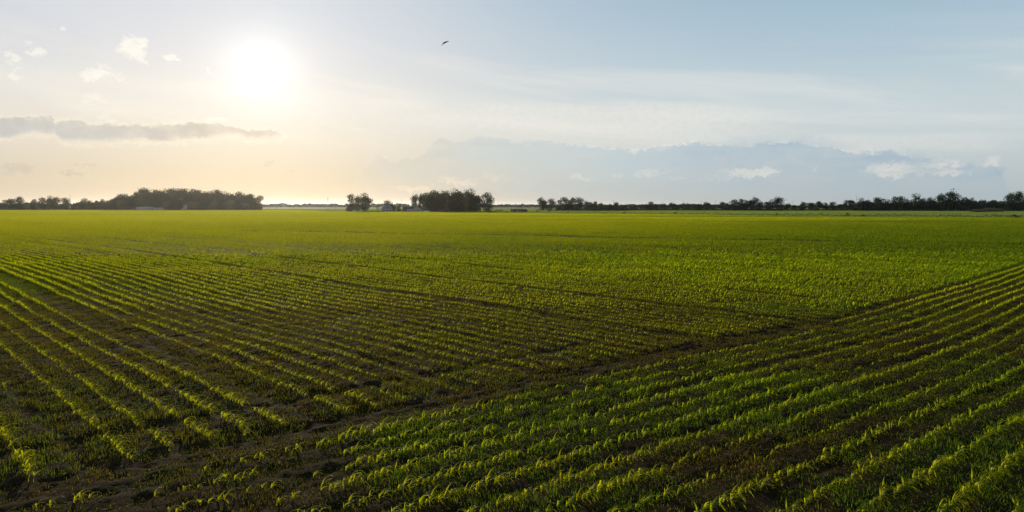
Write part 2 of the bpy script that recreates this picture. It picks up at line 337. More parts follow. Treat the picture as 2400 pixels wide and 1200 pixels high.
def leaf_mat(name, refl, trans, t_frac, tint_refl=None, tint_trans=None, gloss=.04, rnd=.35):
    """leaf: diffuse + translucent + a little gloss; 'tint' of the instance moves the colour"""
    m, b = mat(name); n = m.node_tree.nodes.new; L = m.node_tree.links.new
    at = n('ShaderNodeAttribute'); at.attribute_type = 'INSTANCER'; at.attribute_name = 'tint'
    oi = n('ShaderNodeObjectInfo'); gi = n('ShaderNodeNewGeometry')
    rv = b.m('ADD', 1 - rnd / 2, b.m('MULTIPLY', gi.outputs['Random Per Island'], rnd))
    def tc_(a, c):
        v = b.mix(at.outputs['Fac'], a + (1,), (c or a) + (1,))
        s = n('ShaderNodeVectorMath'); s.operation = 'SCALE'; L(v, s.inputs[0]); L(rv, s.inputs[3]); return s.outputs[0]
    d = n('ShaderNodeBsdfDiffuse'); t = n('ShaderNodeBsdfTranslucent'); g = n('ShaderNodeBsdfGlossy'); g.inputs['Roughness'].default_value = .38
    L(tc_(refl, tint_refl), d.inputs[0]); L(tc_(trans, tint_trans), t.inputs[0])
    g.inputs[0].default_value = (.9, .95, .8, 1)
    s1 = n('ShaderNodeMixShader'); s1.inputs[0].default_value = t_frac; L(d.outputs[0], s1.inputs[1]); L(t.outputs[0], s1.inputs[2])
    s2 = n('ShaderNodeMixShader'); s2.inputs[0].default_value = gloss; L(s1.outputs[0], s2.inputs[1]); L(g.outputs[0], s2.inputs[2])
    return out(m, b, s2.outputs[0])
M = {}
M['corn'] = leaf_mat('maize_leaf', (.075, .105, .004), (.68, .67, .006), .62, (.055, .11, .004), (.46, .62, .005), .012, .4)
M['far_corn'] = leaf_mat('maize_canopy_leaf', (.12, .15, .003), (.55, .54, .004), .6, (.05, .09, .003), (.20, .29, .005), .006)
M['grass'] = leaf_mat('grass_blade', (.050, .036, .008), (.190, .140, .012), .5, (.028, .068, .004), (.16, .24, .005), .006)
M['meadow'] = leaf_mat('meadow_blade', (.11, .16, .035), (.30, .40, .06), .5, (.09, .13, .03), (.26, .32, .05), .02)
M['tree'] = leaf_mat('tree_leaf', (.013, .030, .011), (.022, .05, .008), .35, None, None, .015, .7)
M['tree_b'] = leaf_mat('tree_leaf_light', (.030, .045, .014), (.055, .085, .012), .38, None, None, .03, .7)
M['shrub'] = leaf_mat('shrub_leaf', (.030, .042, .014), (.05, .07, .012), .35, None, None, .02, .6)
M['dry'] = leaf_mat('dry_brush', (.075, .070, .040), (.12, .11, .05), .3, None, None, .02, .6)
M['bark'] = plain('bark', (.055, .045, .035), .9, .4, 6)
M['pole'] = plain('weathered_pole', (.10, .085, .07), .85)
M['steel'] = plain('galvanised_steel', (.32, .32, .32), .5, .15, 3, .6)
M['white_wall'] = plain('white_siding', (.44, .40, .35), .6, .06)
M['grey_roof'] = plain('grey_roofing', (.16, .16, .175), .8, .2)
M['grey_wall'] = plain('grey_boards', (.34, .33, .33), .8, .15)
M['dark_roof'] = plain('dark_shingles', (.060, .062, .080), .8, .2)
M['pale_metal'] = plain('pale_metal_sheet', (.34, .30, .25), .6, .1)
M['brown_wall'] = plain('brown_boards', (.085, .045, .035), .85, .25)
M['brown_roof'] = plain('brown_roofing', (.050, .032, .028), .8, .2)
M['glass'] = plain('window_glass', (.03, .035, .045), .12, .1)
M['paint_white'] = plain('white_car_paint', (.75, .75, .74), .3, .03)
M['rubber'] = plain('tyre_rubber', (.02, .02, .02), .8, .2)
M['bird'] = plain('slate_feathers', (.035, .045, .075), .6, .3, 8)
# soil
def ground_mat():
    m, b = mat('field_soil'); n = m.node_tree.nodes.new; L = m.node_tree.links.new
    c = n('ShaderNodeTexCoord'); P = c.outputs['Object']
    a = n('ShaderNodeAttribute'); a.attribute_name = 'cover'
    f = n('ShaderNodeAttribute'); f.attribute_name = 'pasture'
    n1 = b.noise(P, 1.3, 6, .6); n2 = b.noise(P, 11, 5, .65); n3 = b.noise(P, 60, 3, .6)
    soil = b.mix(b.ss(n1, .3, .7), (.020, .012, .0035, 1), (.044, .026, .008, 1))
    soil = b.mix(b.ss(n2, .45, .75), soil, (.066, .042, .016, 1))
    soil = b.mix(b.ss(n3, .60, .75), soil, (.10, .072, .034, 1))
    green = b.mix(b.ss(n2, .3, .7), (.075, .085, .003, 1), (.13, .14, .004, 1))
    g = b.mix(a.outputs['Fac'], soil, green)
    np_ = b.noise(P, .02, 4, .6)
    past = b.mix(b.ss(np_, .35, .65), (.155, .19, .045, 1), (.20, .215, .065, 1))
    past = b.mix(b.ss(b.noise(P, .35, 5, .65), .4, .75), past, (.10, .13, .035, 1))
    g = b.mix(f.outputs['Fac'], g, past)
    p = n('ShaderNodeBsdfPrincipled'); p.inputs['Roughness'].default_value = .95; p.inputs['Specular IOR Level'].default_value = .02
    L(g, p.inputs['Base Color'])
    bp = n('ShaderNodeBump'); bp.inputs['Strength'].default_value = .9; bp.inputs['Distance'].default_value = .06
    L(b.m('ADD', n2, b.m('MULTIPLY', n3, .5)), bp.inputs['Height']); L(bp.outputs[0], p.inputs['Normal'])
    return out(m, b, p.outputs[0])
M['ground'] = ground_mat()
# ------------------------------------------------------------------ ground: one sheet to the horizon
def spaced(parts):
    r = []
    for a, b_, s in parts: r += list(np.arange(a, b_, s))
    return np.array(r)
def geo(a, b_, k):
    r = [a]
    while r[-1] < b_: r.append(r[-1] * k)
    return np.array(r)
xs = np.concatenate([-geo(40, 6500, 1.09)[::-1], np.arange(-39.6, -16, .30), np.arange(-16, 20, .10), np.arange(20, 45, .25), geo(45.5, 6500, 1.09)])
ys = np.concatenate([-geo(4, 3000, 1.4)[::-1], np.arange(-3, 8, 1.0), np.arange(8, 10, .2), np.arange(10, 34, .085), np.arange(34, 60, .2), np.arange(60, 90, .6), geo(90.6, 8800, 1.045)])
X, Yg = np.meshgrid(xs, ys); x_, y_ = X.ravel(), Yg.ravel(); ysafe = np.maximum(y_, 1.0)
Z = ground_z(x_, y_)
nx, ny = len(xs), len(ys); I = np.arange(nx * ny).reshape(ny, nx)
faces = np.stack([I[:-1, :-1].ravel(), I[:-1, 1:].ravel(), I[1:, 1:].ravel(), I[1:, :-1].ravel()], 1)
gpx, gpy = px_py(x_, ysafe)
in_crop = np.clip((gpy - crop_edge(gpx)) / .6 + .5, 0, 1)
cover = np.clip((ysafe - 35) / 90, 0, 1) * .9
cover = np.clip(cover * (.6 + .6 * zone(x_, ysafe)), 0, 1)
ground = link(bpy.data.objects.new('ground', mesh_np('ground', np.stack([x_, y_, Z], 1), faces, M['ground'], True, None, {'cover': cover, 'pasture': 1 - in_crop})))
tag(ground, kind='structure')
# ------------------------------------------------------------------ blades and plants
def blade(base, az, length, width, rise, droop, wind, seg, fold=.25, up0=0.0):
    """one arched leaf: returns verts, quads; a folded strip of two quads per step"""
    vs = []; p = np.array(base, float); ang = rise; st = length / seg
    side = np.array([-math.sin(az), math.cos(az), 0.0]); out_ = np.array([math.cos(az), math.sin(az), 0.0])
    for i in range(seg + 1):
        t = i / seg
        w = width * (math.sin(math.pi * min(1, (t * .9 + .12))) ** .7 if t < 1 else .04) * .5
        w = max(w, width * .03)
        up = np.array([0, 0, 1.0]); nrm_ = up * math.cos(ang) - out_ * math.sin(ang)
        c = p
        vs += [c + side * w + nrm_ * w * fold, c, c - side * w + nrm_ * w * fold]
        d = out_ * math.cos(ang) + up * math.sin(ang)
        p = p + d * st + np.array([wind[0], wind[1], 0]) * st * t
        ang -= droop / seg * (.5 + t)
    fs = []
    for i in range(seg):
        a = i * 3; fs += [(a, a + 3, a + 4, a + 1), (a + 1, a + 4, a + 5, a + 2)]
    return vs, fs
def collect(parts):
    V = []; Fc = []; o = 0
    for v, f in parts:
        V += v; Fc += [tuple(i + o for i in q) for q in f]; o += len(v)
    return np.array(V), np.array(Fc)
def corn_mesh(seed, name, hgt=.18, nleaf=6, seg=6, width=.0165):
    r = random.Random(seed); parts = []; a0 = r.uniform(0, 3.1416)
    st_h = hgt * .30
    parts.append(blade((0, 0, -.05), a0, st_h + .12, .022, R(88), .05, (0, 0), 2, .0))
    for k in range(nleaf):
        t = k / (nleaf - 1); az = a0 + (k % 2) * math.pi + r.uniform(-.5, .5)
        # the wind combs the leaves over to the right
        az = math.atan2(math.sin(az) * .7 - .15, math.cos(az) * .7 + .75)
        ln = hgt * r.uniform(1.0, 1.6) * (1.15 - .5 * abs(t - .55))
        parts.append(blade((0, 0, st_h * (.15 + .85 * t)), az, ln, width * r.uniform(.8, 1.15), R(r.uniform(50, 68) + 14 * t), r.uniform(2.3, 3.4), (.45, -.08), seg, r.uniform(.15, .5)))
    V, Fc = collect(parts)
    return mesh_np(name, V, Fc, M['corn'], True)
def seg_mesh(seed, name, length, step, m, hgt, nleaf, seg, width, spread=.05):
    r = random.Random(seed); parts = []; n = max(1, int(length / step))
    for i in range(n):
        x0 = -length / 2 + (i + .5) * step + r.uniform(-.4, .4) * step; y0 = r.gauss(0, spread); hh = hgt * r.uniform(.75, 1.2)
        for k in range(nleaf):
            az = r.uniform(0, 6.283)
            parts.append(blade((x0, y0, hh * .15 * r.random()), az, hh * r.uniform(.8, 1.3), width * r.uniform(.8, 1.3), R(r.uniform(50, 80)), r.uniform(1.3, 2.3), (0, 0), seg, .2))
    V, Fc = collect(parts)
    return mesh_np(name, V, Fc, m, True)
def patch_mesh(seed, name, sx, sy, n, m, hmin, hmax, width, seg=2, rows=None):
    r = random.Random(seed); parts = []
    for i in range(n):
        y0 = r.uniform(-sy / 2, sy / 2)
        if rows: y0 = (math.floor(y0 / rows) + .5) * rows + r.gauss(0, .09)
        parts.append(blade((r.uniform(-sx / 2, sx / 2), y0, -.02), r.uniform(0, 6.283), r.uniform(hmin, hmax), width * r.uniform(.7, 1.3), R(r.uniform(45, 88)), r.uniform(.3, 1.8), (0, 0), seg, .1))
    V, Fc = collect(parts)
    return mesh_np(name, V, Fc, m, False)
def scatter(name, label, cat, pts, rot, scl, idx, tint, protos):
    """one stuff object: copies of a few plant meshes on a cloud of points"""
    me = bpy.data.meshes.new(name); me.vertices.add(len(pts)); me.vertices.foreach_set('co', np.asarray(pts, dtype=np.float32).ravel())
    a = me.attributes.new('rot', 'FLOAT_VECTOR', 'POINT'); a.data.foreach_set('vector', np.asarray(rot, dtype=np.float32).ravel())
    a = me.attributes.new('scl', 'FLOAT_VECTOR', 'POINT'); a.data.foreach_set('vector', np.asarray(scl, dtype=np.float32).ravel())
    a = me.attributes.new('idx', 'INT', 'POINT'); a.data.foreach_set('value', np.asarray(idx, dtype=np.int32))
    a = me.attributes.new('tint', 'FLOAT', 'POINT'); a.data.foreach_set('value', np.asarray(tint, dtype=np.float32))
    o = link(bpy.data.objects.new(name, me)); tag(o, label, cat, None, 'stuff')
    g = bpy.data.node_groups.new(name, 'GeometryNodeTree')
    g.interface.new_socket('Geometry', in_out='INPUT', socket_type='NodeSocketGeometry'); g.interface.new_socket('Geometry', in_out='OUTPUT', socket_type='NodeSocketGeometry')
    gi = g.nodes.new('NodeGroupInput'); go = g.nodes.new('NodeGroupOutput'); j = g.nodes.new('GeometryNodeJoinGeometry')
    def na(nm, dt):
        q = g.nodes.new('GeometryNodeInputNamedAttribute'); q.data_type = dt; q.inputs[0].default_value = nm; return q.outputs[0]
    r_, s_, i_ = na('rot', 'FLOAT_VECTOR'), na('scl', 'FLOAT_VECTOR'), na('idx', 'INT')
    for k, pm in enumerate(protos):
        src = bpy.data.objects.new(pm.name, pm); src.use_fake_user = True
        oi = g.nodes.new('GeometryNodeObjectInfo'); oi.inputs['Object'].default_value = src; oi.inputs['As Instance'].default_value = True
        cp = g.nodes.new('FunctionNodeCompare'); cp.data_type = 'INT'; cp.operation = 'EQUAL'
        g.links.new(i_, cp.inputs[2]); cp.inputs[3].default_value = k
        ip = g.nodes.new('GeometryNodeInstanceOnPoints')
        g.links.new(gi.outputs[0], ip.inputs['Points']); g.links.new(cp.outputs[0], ip.inputs['Selection']); g.links.new(oi.outputs['Geometry'], ip.inputs['Instance'])
        g.links.new(r_, ip.inputs['Rotation']); g.links.new(s_, ip.inputs['Scale']); g.links.new(ip.outputs[0], j.inputs[0])
    g.links.new(j.outputs[0], go.inputs[0])
    md = o.modifiers.new('scatter', 'NODES'); md.node_group = g
    return o
def in_view(x, y, m=.86, pad=5): return (np.abs(x) < m * y + pad)
# ---- positions of the maize plants near the camera
def row_points(kind, spacing, step, y0, y1):
    Xs, Ys, An = [], [], []
    xx = np.arange(-75, 75, .05)
    G = gP if kind == 'P' else gQ; sl = np.interp(xx, gx, sP if kind == 'P' else sQ)
    arc = np.concatenate([[0], np.cumsum(np.sqrt(1 + sl[1:] ** 2) * .05)])
    cs = np.arange(-60, 160, spacing)
    for c in cs:
        s = np.arange(rng.uniform(0, step), arc[-1], step); s = s + rng.normal(0, step * .16, len(s))
        x = np.interp(s, arc, xx)
        y = (G(x) - (gP0 - 0) + 6.8 + c) if kind == 'P' else (G(x) - gQ0 + 20.1 + c)
        a = np.arctan(np.interp(x, xx, sl))
        k = (y > y0) & (y < y1) & in_view(x, y, .84, 3.5); q = cQ(x, y)
        k &= (q > .55) if kind == 'P' else (q < np.interp(x, [8, 16], [-.95, -.25]))
        Xs.append(x[k]); Ys.append(y[k]); An.append(a[k])
    x, y, a = np.concatenate(Xs), np.concatenate(Ys), np.concatenate(An)
    w = rng.normal(0, .035, len(x)); x = x - np.sin(a) * w; y = y + np.cos(a) * w
    return x, y, a
NEAR = 76; FADE0 = 50
parts = [row_points('P', 1.075, .125, 8.5, NEAR), row_points('Q', .96, .125, 8.0, NEAR)]
x = np.concatenate([p[0] for p in parts]); y = np.concatenate([p[1] for p in parts]); a = np.concatenate([p[2] for p in parts])
px, py = px_py(x, y); zn = zone(x, y); tr = track(x, y); q = cQ(x, y)
gapn = fbm(x * .55 + 90, y * .55, 3)
keep = (tr < .55) & (rng.random(len(x)) < np.interp(gapn, [.25, .42, .6], [.55, .95, 1.0]))
# thin, ragged stand in the corner nearest the camera, left
corner = (q < -.2) & (px < 800) & (rng.random(len(x)) > np.interp(fbm(x * .8, y * .8 + 50, 2), [.4, .62], [.12, .75]))
keep &= ~corner
keep &= rng.random(len(x)) > np.clip((y - FADE0) / (NEAR - FADE0), 0, 1)
x, y, a, px, py, zn = x[keep], y[keep], a[keep], px[keep], py[keep], zn[keep]
z = ground_z(x, y) - .01
vig = .72 + .56 * fbm(np.where(q[keep] > 0, cP(x, y), cQ(x, y) + 50) * .93, x * .05 + y * .02, 2)
size = 1.15 * np.where(q[keep] < 0, 1.0, 1.02) * vig * np.interp(py, [560, 640, 720, 850, 1000, 1200], [1.0, .92, .76, .76, .90, 1.0]) * (.66 + .44 * zn) * rng.uniform(.72, 1.22, len(x)) * np.interp(fbm(x * .3, y * .3 + 7, 2), [.3, .7], [.85, 1.15])
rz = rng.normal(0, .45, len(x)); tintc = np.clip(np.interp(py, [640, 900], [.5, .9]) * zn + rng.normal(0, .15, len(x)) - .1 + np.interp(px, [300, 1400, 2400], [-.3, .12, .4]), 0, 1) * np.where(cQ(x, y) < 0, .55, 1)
corn_near = [corn_mesh(20 + i, 'maize_plant') for i in range(7)]
corn_mid = [corn_mesh(60 + i, 'maize_plant_mid', .20, 6, 3, .026) for i in range(5)]
vis = (np.abs(px - 1200) < 1195) & (py < 1197) & (py > 900)
order = np.argsort(np.where(vis, y, 1e9)); indiv = order[:300]
im = np.zeros(len(x), bool); im[indiv] = True
for i in indiv:
    o = link(bpy.data.objects.new('maize_plant', corn_near[int(rng.integers(7))]))
    o.location = (x[i], y[i], z[i]); o.rotation_euler = (rng.normal(0, .08), rng.normal(0, .08), rz[i]); s = float(size[i]); o.scale = (s, s, s)
    if px[i] < 800:
        tag(o, 'young maize plant in the thin broken stand along the lower left edge of the field', 'maize plant', 'ragged maize seedlings at the lower left')
    elif zn[i] > .55:
        tag(o, 'young maize plant standing in the lush green grass nearest the viewer', 'maize plant', 'maize seedlings in lush grass nearest the viewer')
    else:
        tag(o, 'young maize plant on thin grass and dark soil nearest the viewer', 'maize plant', 'maize seedlings on dark soil nearest the viewer')
f1 = (~im) & (y < 32); f2 = (~im) & (y >= 32)
def rv(n, rzv, s=.07): return np.stack([rng.normal(0, s, n), rng.normal(0, s, n), rzv], 1)
for nm, fm, pr in (('maize_crop', f1, corn_near), ('maize_crop', f2, corn_mid)):
    n = int(fm.sum()); s = size[fm]
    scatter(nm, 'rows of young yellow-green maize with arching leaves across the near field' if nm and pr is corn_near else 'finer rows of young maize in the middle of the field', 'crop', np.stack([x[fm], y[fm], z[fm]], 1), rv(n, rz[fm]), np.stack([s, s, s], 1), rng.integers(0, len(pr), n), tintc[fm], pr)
# ---- farther rows as short row segments, then patches
def seg_points(kind, spacing, L, y0, y1):
    Xs, Ys, An = [], [], []
    xx = np.arange(-260, 260, .5); G = gP if kind == 'P' else gQ; sl = np.interp(xx, gx, sP if kind == 'P' else sQ)
    arc = np.concatenate([[0], np.cumsum(np.sqrt(1 + sl[1:] ** 2) * .5)])
    for c in np.arange(-320, 420, spacing):
        s = np.arange(rng.uniform(0, L), arc[-1], L); x = np.interp(s, arc, xx)
        y = (G(x) - gP0 + 6.8 + c) if kind == 'P' else (G(x) - gQ0 + 20.1 + c)
        an = np.arctan(np.interp(x, xx, sl)); q = cQ(x, y)
        k = (y > y0) & (y < y1) & in_view(x, y, .84, 3) & ((q > .5) if kind == 'P' else (q < -.25))
        Xs.append(x[k]); Ys.append(y[k]); An.append(an[k])
    return np.concatenate(Xs), np.concatenate(Ys), np.concatenate(An)
ps = [seg_points('P', 1.075, 1.5, FADE0, 210), seg_points('Q', .96, 1.5, FADE0, 210)]
x = np.concatenate([p[0] for p in ps]); y = np.concatenate([p[1] for p in ps]); a = np.concatenate([p[2] for p in ps])
px, py = px_py(x, y); tr = track(x, y); zn = zone(x, y)
k = (tr < .5) & (py > crop_edge(px)) & (rng.random(len(x)) < (.62 + .9 * zn) * np.clip((y - FADE0) / (NEAR - FADE0), 0, 1)); x, y, a, px, py, zn = x[k], y[k], a[k], px[k], py[k], zn[k]
def far_tint(px, py, n):
    return np.clip(np.interp(px, [0, 700, 1300, 1900, 2400], [.0, .1, .42, .72, .85]) + np.interp(py, [495, 520, 560, 620], [-.25, -.1, .05, .1]) + rng.normal(0, .1, n) , 0, 1)
tf = np.clip(far_tint(px, py, len(x)) + (fbm(x * .04, y * .02, 3) - .5) * .6, 0, 1)
sg = [seg_mesh(100 + i, 'maize_row', 1.5, .21, M['far_corn'], .34, 6, 2, .05) for i in range(5)]
s = np.interp(py, [520, 560, 606], [.95, .75, .6]) * (.75 + .5 * zn) * rng.uniform(.85, 1.15, len(x)) * (.55 + .9 * fbm(cP(x, y) * .45, x * .02, 3)); flip = rng.integers(0, 2, len(x)) * math.pi
scatter('maize_rows_far', 'green band of maize rows in the far half of the field', 'crop', np.stack([x, y, ground_z(x, y) - .02], 1), np.stack([0 * x, 0 * x, a + flip], 1), np.stack([1 + 0 * x, s, s], 1), rng.integers(0, 5, len(x)), tf, sg)
def grid_patches(y0, y1, st, m=.84):
    ys_ = np.arange(y0, y1, st); P = []
    for yy in ys_:
        w = m * yy + 6; xx = np.arange(-w, w, st); P.append(np.stack([xx + rng.uniform(-.2, .2, len(xx)) * st, np.full(len(xx), yy) + rng.uniform(-.2, .2, len(xx)) * st], 1))
    P = np.concatenate(P); return P[:, 0], P[:, 1]
x, y = grid_patches(208, 660, 5.0); px, py = px_py(x, y); k = py > crop_edge(px); x, y, px, py = x[k], y[k], px[k], py[k]
zn = zone(x, y); tf = np.clip(far_tint(px, py, len(x)) + (fbm(x * .010, y * .035, 3) - .5) * 1.0, 0, 1)
pm = [patch_mesh(200 + i, 'maize_canopy', 5.4, 5.4, 420, M['far_corn'], .25, .5, .10, 2, .76) for i in range(4)]
s = rng.uniform(.8, 1.1, len(x)) * (.7 + .4 * zn) * np.clip(-.35 + 2.7 * fbm(y * .055 + .2 * fbm(x * .01, y * .01), x * .003, 3), .4, 1.5); one = 1 + 0 * x
scatter('maize_canopy', 'closed yellow-green maize canopy at the far end of the field', 'crop', np.stack([x, y, ground_z(x, y)], 1), np.stack([0 * x, 0 * x, rng.integers(0, 2, len(x)) * math.pi - .77], 1), np.stack([one, one, s], 1), rng.integers(0, 4, len(x)), tf, pm)
# ---- pasture beyond the field
x, y = grid_patches(250, 900, 7.0, .80); px, py = px_py(x, y); k = (py < crop_edge(px) - .3) & (px > 600); x, y, px, py = x[k], y[k], px[k], py[k]
pm = [patch_mesh(240 + i, 'pasture_grass', 7.5, 7.5, 420, M['meadow'], .12, .35, .12, 2) for i in range(3)]
tf = np.clip(fbm(x * .02, y * .02, 3) * 1.6 - .3, 0, 1); one = 1 + 0 * x
scatter('pasture_grass', 'pale green pasture grass beyond the ditch', 'grass', np.stack([x, y, 0 * x], 1), np.stack([0 * x, 0 * x, rng.uniform(0, 6.28, len(x))], 1), np.stack([one, one, one * rng.uniform(.7, 1.2, len(x))], 1), rng.integers(0, 3, len(x)), tf, pm)
# ---- weeds and grass between the rows
x, y = grid_patches(8.6, 66, .40, .84); zn = zone(x, y); tr = track(x, y); px, py = px_py(x, y)
den = np.clip(1.0 + .6 * zn, 0, 1.1) * (1 - tr); fn = fbm(x * 1.1 + 5, y * 1.1, 3)
k = rng.random(len(x)) < den * np.interp(fn, [.25, .45], [.6, 1.1]); x, y, zn, py, tr = x[k], y[k], zn[k], py[k], tr[k]
qq = cQ(x, y); seam = np.exp(-((qq + .45) / .55) ** 2) * np.clip((30 - x) / 14, 0, 1); k = rng.random(len(x)) > .22 * seam; x, y, zn, py, tr, seam = x[k], y[k], zn[k], py[k], tr[k], seam[k]; zn = zn * (1 - .85 * seam)
gm = [patch_mesh(300 + i, 'grass_tuft', .60, .60, 150, M['grass'], .05, .16, .012, 2) for i in range(6)]
s = np.where(cQ(x, y) < 0, .78, 1.0) * (.55 + .45 * zn) * rng.uniform(.6, 1.3, len(x)) * np.interp(fbm(x * .9 + 77, y * .9, 3), [.3, .7], [.7, 1.35]); w = 1 + 0 * x
w = np.interp(y, [10, 62], [1.0, 1.15])
scatter('weed_grass', 'short grass and weeds growing between the maize rows', 'grass', np.stack([x, y, ground_z(x, y) - .005], 1), np.stack([0 * x, 0 * x, rng.uniform(0, 6.28, len(x))], 1), np.stack([w, w, s], 1), rng.integers(0, 6, len(x)), np.clip(zn * 1.35 - .06 + rng.normal(0, .12, len(x)), 0, 1), gm)
# ------------------------------------------------------------------ trees
def crown_mesh(seed, name, W_, Hh, base, lobes, n, leaf, m, shape='round', open_=0.0):
    """leaf clumps spread through a crown of width W_, from height base to Hh (real size, metres)"""
    r = np.random.default_rng(seed); L = []
    cz = (base + Hh) / 2; hz = (Hh - base) / 2
    for i in range(lobes):
        t = r.uniform(-1, 1)
        if shape == 'round': w = math.sqrt(max(0, 1 - t * t)) ** .8
        elif shape == 'tall': w = .95 * math.sqrt(max(0, 1 - t * t)) ** .6
        elif shape == 'column': w = .8 - .35 * max(0, t)
        elif shape == 'cone': w = .95 * (1 - (t + 1) / 2) ** .7 + .08
        elif shape == 'spread': w = (.55 + .45 * t) if t < .55 else 1.9 * math.sqrt(max(0, 1 - t)) * .75
        else: w = math.sqrt(max(0, 1 - max(t, -.2) ** 2)) ** .7
        a = r.uniform(0, 2 * math.pi); rad = (r.random() ** .45) * w * W_ / 2 * .78
        s = r.uniform(.55, 1.25) * (W_ + 2 * hz) / 2 * .25
        L.append((math.cos(a) * rad, math.sin(a) * rad, cz + t * hz * .84, s, s * r.uniform(.6, .9)))
    L = np.array(L); wt = L[:, 3] ** 2; wt /= wt.sum()
    k = r.choice(len(L), n, p=wt)
    d = r.normal(size=(n, 3)); d /= np.linalg.norm(d, axis=1)[:, None]
    rr = r.random(n) ** .33 * (1 - open_ * r.random(n)); rr = rr * (1 + .35 * (r.random(n) > .93))
    c = L[k, :3] + d * rr[:, None] * L[k][:, [3, 3, 4]]
    c[:, 2] = np.clip(c[:, 2], base * .6 + .05, None)
    u = r.normal(size=(n, 3)); u /= np.linalg.norm(u, axis=1)[:, None]
    v = np.cross(u, r.normal(size=(n, 3))); v /= np.linalg.norm(v, axis=1)[:, None]
    q0, q1 = np.percentile(c, 1.5, axis=0), np.percentile(c, 98.5, axis=0)
    c[:, :2] = (c[:, :2] - (q0 + q1)[:2] / 2) * (W_ / (q1 - q0)[:2]).clip(0, 1.7)
    c[:, 2] = base + (c[:, 2] - q0[2]) * ((Hh - base) / (q1[2] - q0[2])); c[:, 2] = np.maximum(c[:, 2], .1)
    ls = leaf * r.uniform(.6, 1.6, (n, 1))
    V = np.stack([c - u * ls, c + v * ls * .55, c + u * ls, c - v * ls * .55], 1).reshape(-1, 3)
    return mesh_np(name, V, np.arange(4 * n).reshape(n, 4), m)
def trunk_mesh(seed, hgt, W_, fork, rad, nl=6, bare=False):
    r = random.Random(seed); b = MB()
    lean = r.uniform(-.4, .4)
    b.tube([(0, 0, -.3), (0.05, 0, fork * .5), (lean * .4, 0, fork), (lean, .1, hgt * .8)], [rad * 1.25, rad, rad * .85, rad * .18], 7)
    for k in range(nl):
        a = 2 * math.pi * k / nl + r.uniform(-.4, .4); h0 = fork * r.uniform(.8, 1.1) + (hgt - fork) * .35 * r.random(); e = W_ * r.uniform(.28, .42)
        h1 = h0 + (hgt - h0) * r.uniform(.45, .8)
        p1 = (math.cos(a) * e * .45, math.sin(a) * e * .45, h0 + (h1 - h0) * .45)
        b.tube([(lean * .3, 0, h0 * .97), p1, (math.cos(a) * e, math.sin(a) * e, h1)], [rad * .45, rad * .3, rad * .08], 5)
        if bare:
            for q in range(4):
                a2 = a + r.uniform(-.9, .9); b.tube([p1, (p1[0] + math.cos(a2) * e * .4, p1[1] + math.sin(a2) * e * .4, p1[2] + (hgt - p1[2]) * r.uniform(.3, .8))], [rad * .18, rad * .04], 4)
    return b.mesh('trunk', M['bark'])
# kind: (width, height, crown base, shape, lobes, leaves, leaf size, openness, material, trunk fork, trunk radius)
KIND = {
 'oak':   (12, 14, 1.0, 'round', 20, 3800, .34, .1, 'tree', 3.0, .38),
 'oak2':  (12, 14, .6, 'round', 24, 4000, .34, .1, 'tree', 2.6, .38),
 'airy':  (11, 14, 1.4, 'tall', 20, 2900, .36, .0, 'tree', 3.6, .30),
 'airy2': (11, 14, 1.8, 'round', 18, 2900, .36, .0, 'tree', 4.0, .30),
 'tall':  (8, 15, .5, 'tall', 22, 3000, .34, .1, 'tree', 3.0, .32),
 'tall2': (8, 15, .8, 'column', 24, 3000, .34, .1, 'tree_b', 3.0, .32),
 'cone':  (7, 12, .6, 'cone', 22, 2200, .30, .1, 'tree', 2.0, .25),
 'spread': (16, 12, 1.0, 'round', 26, 4200, .36, .1, 'tree', 2.6, .45),
 'bushy': (9, 7, .2, 'dome', 18, 2600, .30, .1, 'tree_b', 1.2, .20),
 'bushy2': (10, 7, .1, 'dome', 22, 2800, .30, .1, 'tree', 1.2, .20),
}
KM = {}
for i, (kn, d) in enumerate(KIND.items()):
    KM[kn] = [(crown_mesh(500 + i * 7 + v, 'crown', d[0], d[1], d[2], d[4], d[5], d[6], M[d[8]], d[3], d[7]), trunk_mesh(700 + i * 7 + v, d[1], d[0], d[9], d[10])) for v in range(3)]
tseed = [0]
def tree(px0, px1, pytop, Yd, kind, label, group=None, jit=6):
    """a tree that spans px0..px1 in the photograph when it stands Yd metres away"""
    tseed[0] += 1; r = random.Random(tseed[0] * 13)
    k = KIND[kind]; Y = Yd + r.uniform(0, jit); cx = (px0 + px1) / 2
    w = (px1 - px0) * Y / F; h = H + (HZ - pytop) * Y / F
    o = empty('tree', ((cx - 1200) / F * Y, Y, 0), r.uniform(0, 6.28), (w / k[0] * .98, w / k[0] * .98, h / k[1] * .99))
    tag(o, label, 'tree', group)
    c, t = KM[kind][r.randrange(3)]
    for nm, me in (('crown', c), ('trunk', t)):
        q = link(bpy.data.objects.new(nm, me)); q.parent = o
    return o
def ordn(i): return ['first', 'second', 'third', 'fourth', 'fifth', 'sixth', 'seventh', 'eighth', 'ninth', 'tenth', 'eleventh', 'twelfth', 'thirteenth', 'fourteenth', 'fifteenth', 'sixteenth', 'seventeenth', 'eighteenth'][i]
